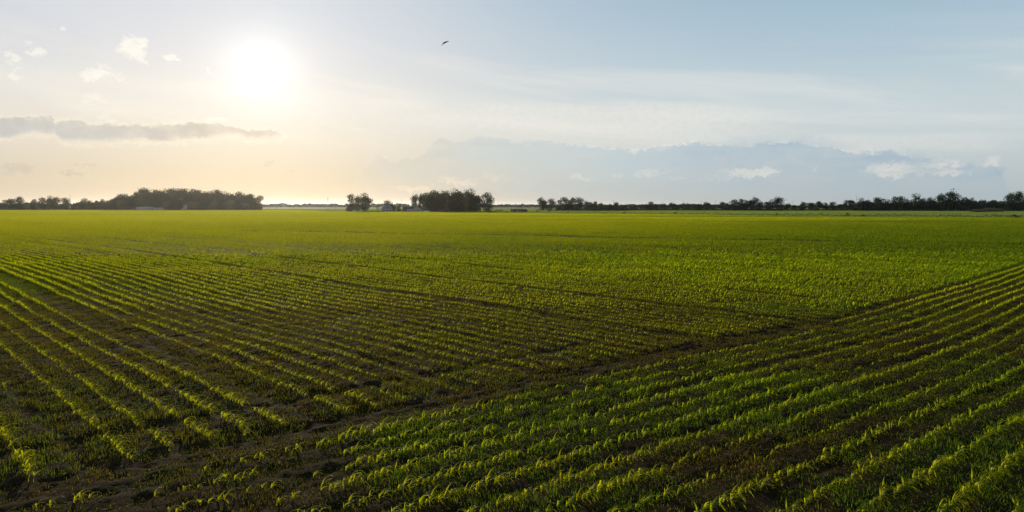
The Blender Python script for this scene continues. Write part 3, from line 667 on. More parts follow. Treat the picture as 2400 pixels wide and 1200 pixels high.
# loose line at the far left
A = [(-12, 9, 475, 'bushy2', 'low dark bushy tree cut by the left edge of the picture'),
     (8, 31, 467, 'oak', 'rounded tree just left of the taller tree near the left edge'), (28, 55, 462.5, 'oak2', 'broad dark tree, tallest of those near the left edge'),
     (50, 68, 475, 'bushy', 'low bush-like tree right of the tall tree near the left edge'), (71, 84, 468, 'tall', 'narrow little tree standing alone between the two left-hand clumps'), (82, 94, 476, 'bushy', 'low tree between the narrow tree and the open airy clump'),
     (90, 108, 464, 'airy', 'left tree of the airy three-tree clump left of the thin red mast'), (104, 124, 461.5, 'airy2', 'middle and highest tree of the airy clump left of the mast'), (119, 141, 463, 'airy', 'right tree of the airy three-tree clump left of the mast'),
     (142, 163, 464.5, 'oak', 'single rounded tree immediately left of the thin red mast'), (168, 182, 477.5, 'bushy2', 'small dark tree just right of the thin red mast'), (178, 193, 474, 'bushy', 'low tree filling the line right of the mast'), (188, 208, 466, 'cone', 'pointed tree halfway between the mast and the big wood'),
     (205, 221, 471, 'oak2', 'squat round tree right of the pointed tree'), (219, 235, 471, 'bushy2', 'bushy tree in the gap left of the small lollipop tree'), (233, 246, 467.5, 'airy2', 'small lollipop-shaped tree with light under its crown'), (244, 258, 471, 'tall', 'narrow dark tree just left of the big wood'), (256, 275, 467, 'oak', 'last separate tree touching the left end of the big wood')]
for x0, x1, yt, kd, lb in A: tree(x0, x1, yt, 668, kd, lb, 'trees of the loose line at the left')
# the big wood
sil = [(265, 469), (277, 462), (293, 456), (315, 452), (335, 442.5), (347, 450), (360, 448.5), (370, 446), (385, 447), (403, 443.5), (418, 445), (433, 443.5), (448, 445), (460, 447), (468, 450), (477, 455), (485, 450), (508, 446.5), (520, 451), (530, 455), (547, 456), (560, 451), (572, 457), (583, 457), (592, 466)]
sx = [s[0] for s in sil]; sy = [s[1] for s in sil]
wood_sp = {335: 'highest narrow crown, at the left shoulder of the big wood', 508: 'feathery high crown on the right half of the big wood', 560: 'high rounded crown near the right end of the big wood', 277: 'low rounded tree that begins the big wood on its left'}
for i, xx in enumerate(sx):
    w = 22 + (i % 3) * 5
    kd = ['oak2', 'oak', 'tall', 'oak2', 'tall2'][i % 5] if xx < 470 else ['airy', 'tall', 'oak', 'airy2', 'tall'][i % 5]
    tree(xx - w / 2, xx + w / 2, sy[i], 672, kd, wood_sp.get(xx, 'dark broadleaf tree standing among others in the big wood at the left'), 'trees of the big wood at the left', 8)
for i in range(20):
    xx = 272 + i * 16.5; yt = np.interp(xx, sx, sy) + 3 + (i % 4) * 2.2
    tree(xx - 15, xx + 15, yt, 684, ['oak2', 'tall', 'oak'][i % 3], 'dark broadleaf tree standing among others in the big wood at the left', 'trees of the big wood at the left', 14)
for i, xx in enumerate((288, 306, 330, 372, 392, 410, 452, 478, 500, 520, 540, 560, 578)):
    tree(xx - 13, xx + 13, 470 + (i * 7 % 5) * 1.6, 664, ['bushy', 'bushy2'][i % 2], 'low bushy tree on the near side of the big wood at the left', 'trees of the big wood at the left', 3)
tree(580, 598, 456, 668, 'airy2', 'thin airy tree beside the gap near the right end of the big wood'); tree(594, 616, 460, 662, 'tall', 'separate leaning tree that ends the big wood on its right')
# three trees and farmyard, centre
FY = 496
tree(813, 835, 456.5, FY + 4, 'airy', 'left tree of the three open-crowned trees in the field left of the farm', 'three open-crowned trees'); tree(830, 850, 460, FY + 8, 'airy', 'middle tree of the three open-crowned trees left of the farm', 'three open-crowned trees')
tree(844, 873, 455.5, FY + 4, 'airy2', 'right and broadest tree of the three open-crowned trees left of the farm', 'three open-crowned trees'); tree(846, 866, 462, FY + 14, 'oak', 'dense crown behind the broadest of the three open trees')
tree(810, 826, 484, FY + 10, 'bushy2', 'low dark bush at the left foot of the three open trees')
tree(899, 922, 470.5, FY + 25, 'oak', 'round tree rising behind the grey hipped barn'); tree(917, 928, 482.5, FY + 3, 'bushy2', 'dark bush at the right end of the grey barn'); tree(929, 940, 478, FY + 3, 'tall', 'small egg-shaped tree between the grey barn and the white house')
tree(962, 983, 457, FY + 18, 'airy', 'airy narrow tree behind the roof of the white house'); tree(943, 954, 489, FY - 2, 'bushy', 'pale bush at the left end of the white house')
tree(979, 992, 455.5, FY + 14, 'airy2', 'thin tree with a high leaning tuft right of the white house')
G = [(985, 1010, 458, 'oak2'), (1003, 1033, 448, 'tall'), (1024, 1044, 449.5, 'tall'), (1036, 1057, 449.5, 'tall2'), (1050, 1078, 446.5, 'tall'), (1068, 1088, 449.5, 'oak2'), (1084, 1106, 449, 'tall2'), (1096, 1121, 446, 'tall'), (1112, 1130, 460, 'oak')]
for i, (x0, x1, yt, kd) in enumerate(G): tree(x0, x1, yt, 494, kd, ordn(i) + ' tall tree from the left in the dense dark grove right of the white house', 'tall trees of the dense central grove', 8)
for i in range(8):
    xx = 1004 + i * 15; tree(xx - 14, xx + 14, 453 + (i * 5 % 4), 508, 'tall', 'tall dark tree in the rear row of the dense central grove', 'rear trees of the dense central grove', 8)
tree(1128, 1156, 452.5, 492, 'oak2', 'separate full-crowned tree at the right end of the dense central grove')
# right of centre
Cc = [(1259, 1283, 464.5, 'oak2', 'leaning full tree, left of the pair right of the brown barn'), (1281, 1303, 466.5, 'cone', 'pointed dark tree, right of the pair right of the brown barn'), (1304, 1320, 469.5, 'airy', 'airy tree that begins the seven-tree clump right of centre'),
      (1315, 1338, 463.5, 'tall', 'high-topped tree, second in the clump right of centre'), (1330, 1350, 464.5, 'oak2', 'wide flat-topped tree in the middle of the clump right of centre'), (1348, 1368, 463.5, 'tall', 'tall rounded tree, last high one of the clump right of centre'),
      (1368, 1383, 472, 'airy', 'lower airy tree stepping down right of the tall clump'), (1379, 1396, 474, 'oak2', 'low dense tree left of the slender one before the bright slit'), (1392, 1402, 472.5, 'tall', 'slender tree just left of the bright slit of sky'), (1402, 1414, 476, 'cone', 'small pointed tree just right of the bright slit of sky'),
      (1412, 1426, 481.5, 'bushy', 'low bush between the small pointed tree and the dark mound'), (1421, 1438, 479, 'bushy2', 'dark mound-shaped tree left of the antenna pole'), (1436, 1451, 474.5, 'oak', 'taller round tree beneath the antenna pole'), (1448, 1458, 483, 'bushy', 'very low bush left of the lone dark tree'), (1455, 1471, 481, 'bushy2', 'lone dark low tree ending the clump right of centre')]
for x0, x1, yt, kd, lb in Cc: tree(x0, x1, yt, 600, kd, lb, 'trees right of centre')
Dd = [(1471, 1483, 482.5, 'bushy'), (1480, 1496, 481.5, 'bushy2'), (1494, 1512, 480.5, 'bushy'), (1509, 1522, 478.5, 'oak2'), (1517, 1532, 473, 'cone'), (1530, 1542, 479.5, 'bushy2'), (1540, 1552, 480.5, 'bushy'), (1550, 1562, 477.5, 'oak'), (1560, 1570, 482, 'bushy'), (1567, 1585, 475.5, 'oak2'), (1583, 1594, 481, 'bushy2'),
      (1592, 1608, 477, 'oak'), (1606, 1618, 477, 'oak2'), (1616, 1636, 478, 'bushy'), (1633, 1647, 478.5, 'bushy2'), (1646, 1667, 474.5, 'spread'), (1664, 1682, 481, 'bushy'), (1681, 1702, 474, 'oak'), (1700, 1713, 476.5, 'oak')]
dl = {4: 'pointed tree, highest of the low run left of the two thin poles', 9: 'domed tree standing out in the middle of the low tree run', 15: 'flat-topped dark tree left of the leaning poles', 17: 'round tree with a gap under it, right of the thin pole', 18: 'small round tree touching the left of the first big dark clump'}
for i, (x0, x1, yt, kd) in enumerate(Dd): tree(x0, x1, yt, 640 if i < 11 else 625, kd, dl.get(i, 'small grey-green tree in the low even run of trees right of centre'), 'low even run of trees')
Ee = [(1711, 1731, 468.5, 'tall', 'left tree of the dark pair in the first big clump at the right'), (1728, 1745, 467, 'cone', 'right pointed tree of the dark pair in the first big clump'), (1730, 1748, 477, 'bushy2', 'low dark bush at the foot of the pointed tree'), (1743, 1757, 469.5, 'tall', 'narrow tree left of the broad two-storey crown'),
      (1753, 1779, 464, 'oak2', 'broad two-storey crown in the middle of the second dark clump'), (1772, 1791, 473.5, 'oak2', 'lower shoulder tree right of the two-storey crown'), (1791, 1813, 473, 'bushy2', 'low tree leaning against the big mushroom-crowned tree'), (1806, 1837, 463.5, 'oak', 'big mushroom-crowned tree standing between two gaps'),
      (1838, 1853, 477.5, 'oak', 'small ball-shaped tree in the gap right of the mushroom crown'), (1854, 1873, 481, 'bushy', 'low thicket right of the small ball-shaped tree'), (1871, 1890, 474, 'oak2', 'round separate tree right of the low thicket'), (1893, 1912, 475.5, 'bushy', 'left half of the long low dome of trees'), (1906, 1933, 473, 'bushy2', 'right and higher half of the long low dome of trees'),
      (1932, 1942, 475.5, 'tall', 'thin small tree right of the long low dome'), (1942, 1959, 473.5, 'cone', 'pointed tree left of the short antenna pole'), (1958, 1976, 479, 'bushy', 'low pale bushes left of the tall lattice mast'), (1972, 1988, 477, 'bushy', 'pale low tree where the long hedge begins to rise'), (1982, 2012, 470, 'bushy2', 'long sloping tree under the tall lattice mast'),
      (2008, 2024, 465.5, 'tall', 'rounded high tree just right of the tall lattice mast')]
for x0, x1, yt, kd, lb in Ee: tree(x0, x1, yt, 612, kd, lb, 'trees at the right')
Ff = [(2022, 2052, 470, 'oak2', 'wide dull-green tree opening the thick dark hedge'), (2048, 2071, 463.5, 'oak', 'two-knobbed tree rising from the thick dark hedge'), (2070, 2088, 469, 'tall', 'small knob of a tree between two higher crowns'), (2088, 2106, 461.5, 'airy', 'left crown of the twin rise in the dark hedge'), (2102, 2122, 461, 'oak', 'right crown of the twin rise in the dark hedge'),
      (2118, 2132, 467, 'cone', 'pointed low crown before the light-green dome'), (2135, 2161, 456.5, 'tall', 'light-green domed tree, left of the last gap in the hedge'), (2157, 2177, 466, 'oak2', 'level crown right of the light-green dome'), (2172, 2194, 464, 'oak2', 'round crown at the left of the last notch in the hedge'),
      (2194, 2220, 456, 'oak', 'left shoulder of the biggest spreading tree of the hedge'), (2208, 2250, 451.5, 'spread', 'biggest spreading tree, with a wind wheel showing above it'), (2246, 2262, 467, 'oak2', 'low crown right of the biggest spreading tree'), (2256, 2274, 463.5, 'tall', 'knobbed crown right of the biggest spreading tree'), (2270, 2290, 465.5, 'oak2', 'sloping crown stepping down towards the low hedge'),
      (2288, 2316, 470, 'bushy2', 'low even crown above the brown brush heap'), (2312, 2342, 470, 'bushy2', 'low even crown left of the last tall tree'), (2338, 2364, 472, 'bushy', 'low hedge crown touching the last tall tree'), (2358, 2382, 453.5, 'airy', 'left half of the last tall tree with light between its stems'), (2376, 2400, 450, 'oak', 'right and highest half of the last tall tree'), (2395, 2425, 462, 'oak2', 'dark crown cut by the right edge of the picture')]
for x0, x1, yt, kd, lb in Ff: tree(x0, x1, yt, 598, kd, lb, 'trees of the thick dark hedge at the right')
for i in range(26):
    xx = 2020 + i * 16.5; tree(xx - 14, xx + 14, 472.5 + (i * 7 % 5) * 1.1, 588, ['bushy2', 'bushy2', 'bushy'][i % 3], 'low dark bushy tree in the front of the thick hedge at the right', 'front bushes of the thick dark hedge', 6)
# ------------------------------------------------------------------ undergrowth and distant woodland (no one could count them)
def thicket(name, label, spans, n, leaf, m, cat='undergrowth'):
    P = []; r = np.random.default_rng(len(name) + n)
    tot = sum((b - a) for a, b, *_ in spans)
    for a_, b_, Yd, dep, hm in spans:
        k = int(n * (b_ - a_) / tot); px = r.uniform(a_, b_, k); Y = Yd + r.uniform(0, dep, k)
        hh = hm * (.35 + 1.1 * vnoise(px * .11 + Yd, px * 0 + 3.3) * (.6 + .8 * vnoise(px * .5, px * 0 + 8.1)))
        P.append(np.stack([(px - 1200) / F * Y, Y, hh * r.random(k) ** .7], 1))
    c = np.concatenate(P); k = len(c)
    u = r.normal(size=(k, 3)); u /= np.linalg.norm(u, axis=1)[:, None]; v = np.cross(u, r.normal(size=(k, 3))); v /= np.linalg.norm(v, axis=1)[:, None]
    ls = leaf * r.uniform(.5, 1.4, (k, 1))
    V = np.stack([c - u * ls, c + v * ls * .7, c + u * ls, c - v * ls * .7], 1).reshape(-1, 3)
    tag(link(bpy.data.objects.new(name, mesh_np(name, V, np.arange(4 * k).reshape(k, 4), m))), label, cat, None, 'stuff')
thicket('undergrowth', 'dark undergrowth along the foot of the left-hand trees', [(-60, 270, 676, 10, 3.2), (270, 600, 668, 10, 5.0)], 14000, .32, M['tree'])
thicket('undergrowth', 'tangled undergrowth along the foot of the right-hand trees', [(1300, 1470, 604, 8, 2.3), (1470, 1990, 640, 8, 1.4), (1700, 1840, 612, 8, 1.8), (1990, 2440, 602, 10, 4.8)], 26000, .30, M['tree'])
thicket('undergrowth', 'rough weeds along the edge of the farmyard', [(815, 990, 490, 4, .9), (1008, 1135, 487, 5, .8), (1135, 1180, 470, 8, 1.3)], 4500, .22, M['shrub'])
thicket('ditch_weeds', 'dark ragged weeds along the ditch between crop and pasture', [(a_, a_ + 25, float(H * F / (crop_edge(a_ + 12) - HZ)) + 1, 3, .65 + .5 * ((a_ * 7) % 5 == 0)) for a_ in range(1140, 2440, 25)], 15000, .11, M['shrub'], 'weeds')
def woodland(name, label, px0, px1, Yd, hm, seed):
    r = np.random.default_rng(seed); n = int((px1 - px0) * 22); px = r.uniform(px0, px1, n); Y = Yd + r.uniform(0, 60, n)
    top = hm * (.72 + .5 * vnoise(px * .16, px * 0 + seed) + .25 * vnoise(px * .6, px * 0 + seed + 5))
    c = np.stack([(px - 1200) / F * Y, Y, top * r.random(n) ** .6], 1)
    u = r.normal(size=(n, 3)); u /= np.linalg.norm(u, axis=1)[:, None]; v = np.cross(u, r.normal(size=(n, 3))); v /= np.linalg.norm(v, axis=1)[:, None]
    ls = 1.5 * r.uniform(.5, 1.3, (n, 1))
    V = np.stack([c - u * ls, c + v * ls * .8, c + u * ls, c - v * ls * .8], 1).reshape(-1, 3)
    tag(link(bpy.data.objects.new(name, mesh_np(name, V, np.arange(4 * n).reshape(n, 4), M['tree']))), label, 'woodland', None, 'stuff')
woodland('distant_woodland', 'hazy distant woodland seen in the gap right of the big wood', 560, 960, 1500, 6.6, 3)
woodland('distant_woodland', 'hazy distant woodland beyond the brown barn', 1080, 1760, 1500, 5.6, 11)
woodland('distant_woodland', 'hazy distant woodland glimpsed between the trees at the far left', -500, 330, 1200, 7.2, 23)
woodland('distant_woodland', 'hazy distant woodland glimpsed behind the trees at the right', 1700, 2900, 1300, 3.6, 31)
# ------------------------------------------------------------------ shrubs on the edge of the pasture
def shrub_mesh(seed): return crown_mesh(seed, 'shrub', 2.0, 1.5, .0, 9, 520, .085, M['shrub'], 'dome', .1)
SM = [shrub_mesh(900 + i) for i in range(4)]
for i, (x0, x1, yt, Yd, lb) in enumerate([(1321, 1333, 499, 405, 'small dark shrub at the field edge below the seven-tree clump'), (1413, 1425, 498.5, 380, 'black-looking low shrub at the field edge, with a taller one to its right'), (1460, 1469, 495.5, 372, 'upright grey-green shrub on the pasture edge below the lone dark tree'),
        (1548, 1556, 499.5, 352, 'tiny shrub on the ditch, left of a close pair'), (1573, 1580, 500, 346, 'left one of two close small shrubs on the ditch'), (1580, 1587, 496.5, 350, 'right and taller one of two close small shrubs on the ditch'), (1611, 1616, 500.5, 342, 'tiny tuft right of the close pair of shrubs'),
        (1638, 1650, 501.5, 335, 'low wide shrub on the ditch left of the long dark weeds'), (1815, 1823, 502, 308, 'small shrub on the ditch below the mushroom-crowned tree'), (1980, 1991, 498.8, 304, 'round dark shrub, left one of the pair standing in the pasture'), (2017, 2027, 501.5, 296, 'round dark shrub, right one of the pair on the ditch'),
        (2231, 2243, 507, 272, 'flat dark shrub on the ditch below the biggest tree'), (2331, 2337, 503, 290, 'faint small shrub in the pasture near the right edge'), (2369, 2388, 502.8, 264, 'spiky black shrub on the ditch nearest the right edge'),
        (1140, 1152, 496.5, 440, 'low shrub at the right foot of the central grove'), (1184, 1192, 494.5, 460, 'small shrub in the grass left of the brown barn'), (1255, 1264, 491, 520, 'low dark shrub at the foot of the leaning tree'), (1283, 1293, 491, 520, 'low dark shrub at the foot of the pointed tree')]):
    r = random.Random(i + 5); o = link(bpy.data.objects.new('shrub', SM[i % 4])); cx = (x0 + x1) / 2
    o.location = ((cx - 1200) / F * Yd, Yd, 0.0); o.rotation_euler = (0, 0, r.uniform(0, 6)); w = (x1 - x0) * Yd / F / 2.0; h = (H - (yt - HZ) * Yd / F) / 1.5
    o.scale = (w, w, max(h, .35)); tag(o, lb, 'shrub', 'shrubs on the pasture edge')
# brush heap, right
bh = crown_mesh(950, 'brush_heap', 9.0, 1.6, .0, 26, 2600, .14, M['dry'], 'dome', .1)
for x0, x1, yt, Yd, lb in [(2276, 2312, 490.5, 470, 'left and nearer heap of dead brown brush before the dark hedge'), (2302, 2352, 487.5, 500, 'longer heap of dead brown brush before the dark hedge')]:
    o = link(bpy.data.objects.new('brush_heap', bh)); cx = (x0 + x1) / 2; o.location = ((cx - 1200) / F * Yd, Yd, 0); w = (x1 - x0) * Yd / F / 9; o.scale = (w, w * .6, (H - (yt - HZ) * Yd / F) / 1.6); tag(o, lb, 'brush heap', 'heaps of dead brush')
# ------------------------------------------------------------------ buildings
def house(name, px, Y, w, dpt, wall_h, ridge_h, wall, roof, label, cat='building', rz=0.0, hip=0.0, doors=(), windows=(), over=.25, group=None, chimney=None, ridge_vents=0):
    """gable or hipped building, front on the near side; openings are (x, z, width, height) on the front"""
    root = empty(name, ((px - 1200) / F * Y, Y, 0), rz); tag(root, label, cat, group)
    b = MB(); x0, x1 = -w / 2, w / 2
    b.add([(x0, 0, -.2), (x1, 0, -.2), (x1, dpt, -.2), (x0, dpt, -.2), (x0, 0, wall_h), (x1, 0, wall_h), (x1, dpt, wall_h), (x0, dpt, wall_h), (x0 + hip, dpt / 2, ridge_h - .08), (x1 - hip, dpt / 2, ridge_h - .08)],
          [(0, 1, 5, 4), (1, 2, 6, 5), (2, 3, 7, 6), (3, 0, 4, 7), (5, 6, 9), (7, 4, 8)])
    b.build('wall', wall, root)
    b = MB(); e = over; t = .12
    sl = (ridge_h - wall_h) / (dpt / 2); ze = wall_h - sl * e
    P = [(x0 - e, -e, ze), (x1 + e, -e, ze), (x1 + e, dpt + e, ze), (x0 - e, dpt + e, ze), (x0 + hip - (e if hip == 0 else 0), dpt / 2, ridge_h), (x1 - hip + (e if hip == 0 else 0), dpt / 2, ridge_h)]
    Q = [(x, y, z + t) for x, y, z in P]
    b.add(P + Q, [(0, 4, 5, 1)[::-1], (2, 5, 4, 3)[::-1], (6, 7, 11, 10), (8, 9, 10, 11), (0, 1, 7, 6), (2, 3, 9, 8)] + ([(1, 5, 11, 7), (5, 2, 8, 11), (3, 4, 10, 9), (4, 0, 6, 10)] if hip == 0 else [(7, 8, 11), (9, 6, 10)]))
    rf = b.build('roof', roof, root)
    for k in range(ridge_vents):
        v = MB(); xx = x0 + w * (k + .7) / (ridge_vents + .5); v.box(xx - .12, xx + .12, dpt / 2 - .12, dpt / 2 + .12, ridge_h, ridge_h + .42); v.box(xx - .2, xx + .2, dpt / 2 - .2, dpt / 2 + .2, ridge_h + .42, ridge_h + .5); v.build('vent', M['steel'], rf)
    if chimney:
        v = MB(); v.box(chimney - .3, chimney + .3, dpt / 2 - .3, dpt / 2 + .3, ridge_h - .4, ridge_h + .8); v.box(chimney - .37, chimney + .37, dpt / 2 - .37, dpt / 2 + .37, ridge_h + .8, ridge_h + .92); v.build('chimney', M['grey_wall'], rf)
    for x, z, ww, hh in windows:
        v = MB(); f_ = .07
        v.box(x - ww / 2 - f_, x - ww / 2, -.05, -.003, z - f_, z + hh + f_); v.box(x + ww / 2, x + ww / 2 + f_, -.05, -.003, z - f_, z + hh + f_)
        v.box(x - ww / 2, x + ww / 2, -.05, -.003, z + hh, z + hh + f_); v.box(x - ww / 2, x + ww / 2, -.08, -.003, z - f_, z)
        wf = v.build('window', M['white_wall'], root)
        v = MB(); v.box(x - ww / 2 + .002, x + ww / 2 - .002, -.03, -.004, z + .002, z + hh - .002); v.build('pane', M['glass'], wf)
    for x, z, ww, hh, mm in doors:
        v = MB(); v.box(x - ww / 2, x + ww / 2, -.06, -.003, z, z + hh); v.build('door', mm, root)
    return root
s650 = 645 / F
house('shed', 336, 645, 32 * s650, 8, 2.9, 3.5, M['white_wall'], M['pale_metal'], 'long pale metal shed before the big wood, larger of the two', 'shed', doors=[(-4.5, 0, 2.2, 2.4, M['grey_wall']), (1.0, 0, 2.2, 2.4, M['grey_wall'])], windows=[(4.6, 1.2, .9, .8)], group='sheds before the big wood')
house('shed', 370, 648, 17 * s650, 5, 1.9, 2.5, M['grey_wall'], M['pale_metal'], 'small low pale shed right of the long metal shed', 'shed', doors=[(-1.2, 0, 1.1, 1.7, M['grey_roof'])], windows=[(1.5, .8, .7, .7)], group='sheds before the big wood')
# narrow tower-like building with a low wing
rt = house('tower_shed', 433, 650, 2.3, 2.4, 5.0, 5.9, M['grey_wall'], M['dark_roof'], 'narrow faint tower-like building against the big wood', 'tower', doors=[(0, 0, .9, 1.9, M['grey_roof'])], windows=[(0, 3.4, .6, .7)], over=.12)
v = MB(); v.add([(-3.2, 0.2, -.2), (-1.16, 0.2, -.2), (-1.16, 2.2, -.2), (-3.2, 2.2, -.2), (-3.2, .2, 1.5), (-1.16, .2, 2.3), (-1.16, 2.2, 2.3), (-3.2, 2.2, 1.5)], [(0, 1, 5, 4), (1, 2, 6, 5), (2, 3, 7, 6), (3, 0, 4, 7), (4, 5, 6, 7)]); v.build('wing', M['grey_wall'], rt)
s5 = 500 / F
house('barn', 906.5, 500, 26 * s5, 7.5, 2.35, 4.75, M['grey_wall'], M['grey_roof'], 'grey barn with a large hipped roof left of the white house', 'barn', hip=1.7, doors=[(-2.4, 0, 1.6, 1.95, M['grey_roof'])], windows=[(.4, 1.0, .6, .7), (2.6, 1.0, .6, .7)])
hr = house('house', 964, 500, 40 * s5, 7, 2.25, 3.85, M['white_wall'], M['dark_roof'], 'low white house with a dark roof and a gabled wing at its right', 'house', windows=[(-4.2, .95, .7, .8), (1.5, .95, .55, .75)], chimney=-2.0, doors=[(-1.6, 0, .85, 1.85, M['grey_wall'])])
b = MB(); w0, w1 = 1.5, 8.3; wx = (w0 + w1) / 2 - 1.0; yb = -2.2
b.add([(w0, yb, -.2), (w1, yb, -.2), (w1, -.3, -.2), (w0, -.3, -.2), (w0, yb, 2.1), (w1, yb, 2.1), (w1, -.3, 2.1), (w0, -.3, 2.1), (wx, yb, 4.0), (wx, -.3, 4.0)], [(0, 1, 5, 8, 4), (1, 2, 6, 5), (2, 3, 7, 9, 6), (3, 0, 4, 7)])
b.build('gable_wing', M['white_wall'], hr)
b = MB(); P = [(w0 - .3, yb - .25, 1.87), (wx, yb - .25, 4.03), (w1 + .3, yb - .25, 1.98), (w1 + .3, -.3, 1.98), (wx, -.3, 4.03), (w0 - .3, -.3, 1.87)]
b.add(P + [(x, y, z + .12) for x, y, z in P], [(0, 5, 4, 1), (1, 4, 3, 2), (6, 7, 10, 11), (7, 8, 9, 10), (0, 1, 7, 6), (1, 2, 8, 7), (5, 0, 6, 11), (2, 3, 9, 8)]); b.build('wing_roof', M['grey_roof'], hr)
for xx in (2.6, 5.2):
    v = MB(); v.box(xx - .35, xx + .35, yb - .05, yb - .003, .9, 1.75); wf = v.build('window', M['grey_wall'], hr)
    v = MB(); v.box(xx - .28, xx + .28, yb - .07, yb - .052, .97, 1.68); v.build('pane', M['glass'], wf)
house('cottage', 1038, 492, 22 * 492 / F, 6, 1.2, 2.1, M['brown_wall'], M['brown_roof'], 'low brown cottage half hidden under the dense central grove', 'cottage', windows=[(-2.2, .5, .5, .5), (1.4, .5, .5, .5)], doors=[(-.4, 0, .7, 1.1, M['grey_wall'])])
# long brown barn
Yb = 486; sb = Yb / F
rb = house('long_barn', 1212, Yb, 29 * sb, 6, 1.25, 2.15, M['brown_wall'], M['brown_roof'], 'long low dark brown barn with small roof vents in the open grass', 'barn', windows=[(-3.0, .35, 1.9, .45), (2.2, .35, 1.7, .45)], doors=[(0.2, 0, .9, 1.0, M['grey_wall'])], ridge_vents=5)
b = MB(); a0, a1 = 14.5 * sb + .02, 24 * sb; am = (a0 + a1) / 2
b.add([(a0, -.6, -.2), (a1, -.6, -.2), (a1, 6, -.2), (a0, 6, -.2), (a0, -.6, 1.5), (a1, -.6, 1.5), (a1, 6, 1.5), (a0, 6, 1.5), (am, -.6, 2.35), (am, 6, 2.35)], [(0, 1, 5, 8, 4), (1, 2, 6, 5), (2, 3, 7, 9, 6), (3, 0, 4, 7)]); b.build('gable_end', M['brown_wall'], rb)
b = MB(); P = [(a0 - .2, -.8, 1.33), (am, -.8, 2.4), (a1 + .2, -.8, 1.33), (a1 + .2, 6.2, 1.33), (am, 6.2, 2.4), (a0 - .2, 6.2, 1.33)]
b.add(P + [(x, y, z + .12) for x, y, z in P], [(0, 5, 4, 1), (1, 4, 3, 2), (6, 7, 10, 11), (7, 8, 9, 10), (0, 1, 7, 6), (1, 2, 8, 7), (5, 0, 6, 11), (2, 3, 9, 8)]); b.build('gable_roof', M['brown_roof'], rb)
# parked white car beside the grove
cr = empty('parked_car', ((1000 - 1200) / F * 488, 488, 0), 0.0); tag(cr, 'small white parked car at the left foot of the dense central grove', 'car')
def extr(prof, y0, y1, mats, name, parent, taper=0.0):
    n = len(prof); b = MB(); cx = sum(p[0] for p in prof) / n
    b.add([(x, y0 + (taper if z > .75 else 0), z) for x, z in prof] + [(x, y1 - (taper if z > .75 else 0), z) for x, z in prof], [tuple(range(n))] + [tuple(range(2 * n - 1, n - 1, -1))] + [(i, i + n, (i + 1) % n + n, (i + 1) % n) for i in range(n)])
    return b.build(name, mats, parent)
extr([(-2.1, .25), (2.1, .25), (2.15, .6), (2.05, .78), (1.0, .88), (-1.95, .9), (-2.15, .7)], 0, 1.7, M['paint_white'], 'body', cr)
cab = extr([(-1.7, .902), (.95, .882), (.3, 1.38), (-1.25, 1.4)], .1, 1.6, M['glass'], 'windows', cr, .12)
extr([(-1.22, 1.402), (.26, 1.385), (.2, 1.45), (-1.15, 1.46)], .2, 1.5, M['paint_white'], 'car_roof', cr)
for wx_ in (-1.35, 1.3):
    for wy in (-.02, 1.52):
        b = MB(); b.tube([(wx_, wy, .32), (wx_, wy + .2, .32)], [.32, .32], 14); wh = b.build('wheel', M['rubber'], cr)
        b = MB(); b.tube([(wx_, wy - .012, .32), (wx_, wy + .212, .32)], [.18, .18], 10); b.build('rim', M['steel'], wh)
# ------------------------------------------------------------------ poles and masts
def pole(px, top, Y, rad, kind, label, group=None):
    h = H + (HZ - top) * Y / F; root = empty({'utility': 'utility_pole', 'mast': 'radio_mast', 'plain': 'antenna_pole'}[kind], ((px - 1200) / F * Y, Y, 0), 0.2)
    tag(root, label, {'utility': 'utility pole', 'mast': 'radio mast', 'plain': 'antenna pole'}[kind], group)
    if kind == 'mast':
        b = MB()
        w = rad * 2.2
        for k in range(3):
            a = 2.094 * k; b.tube([(math.cos(a) * w, math.sin(a) * w, -.3), (math.cos(a) * w * .7, math.sin(a) * w * .7, h * .86)], [.045, .04], 5)
        n = int(h / .9)
        for i in range(n):
            z0, z1 = h * .86 * i / n, h * .86 * (i + 1) / n; k = i % 3; s0 = w * (1 - .3 * i / n)
            for q in range(3):
                a, c = 2.094 * q, 2.094 * (q + 1); b.tube([(math.cos(a) * s0, math.sin(a) * s0, z0), (math.cos(c) * s0, math.sin(c) * s0, z1)], [.03, .03], 4)
        b.build('lattice', M['steel'], root)
        b = MB(); b.tube([(0, 0, h * .84), (0, 0, h)], [.05, .03], 6); b.build('aerial', M['steel'], root)
    else:
        b = MB(); b.tube([(0, 0, -.5), (0, 0, h * .6), (0, 0, h)], [rad, rad * .85, rad * .7], 8); b.build('shaft', M['pole'], root)
        if kind == 'utility':
            b = MB(); b.box(-1.1, 1.1, -.06, .06, h - .75, h - .6); ca = b.build('crossarm', M['pole'], root)
            for xx in (-1.0, -.35, .35, 1.0): b = MB(); b.tube([(xx, 0, h - .6), (xx, 0, h - .42)], [.06, .04], 6); b.build('insulator', M['grey_wall'], ca)
        else:
            b = MB(); b.box(-.5, .5, -.03, .03, h - .35, h - .29); b.box(-.35, .35, -.03, .03, h - .75, h - .69); b.build('aerial', M['steel'], root)
pole(164.3, 451, 700, .16, 'mast', 'thin tall lattice mast above the loose line of trees at the left')
pole(768.5, 462.5, 505, .19, 'plain', 'tall bare pole standing in the open gap left of the three trees')
pole(785.5, 475.5, 560, .15, 'utility', 'shorter pole with a crossarm in the gap left of the three trees')
pole(941.5, 464, 520, .15, 'mast', 'thin lattice mast between the grey barn and the white house')
pole(943.8, 480.5, 520, .11, 'utility', 'short pole with crossarm at the foot of the farmyard mast')
pole(887.5, 474.5, 530, .10, 'utility', 'thin pole beside the bare little tree left of the grey barn')
pole(1226, 470, 505, .16, 'mast', 'lattice mast directly behind the long brown barn')
pole(1207.5, 480, 520, .10, 'plain', 'short thin pole behind the left part of the long brown barn')
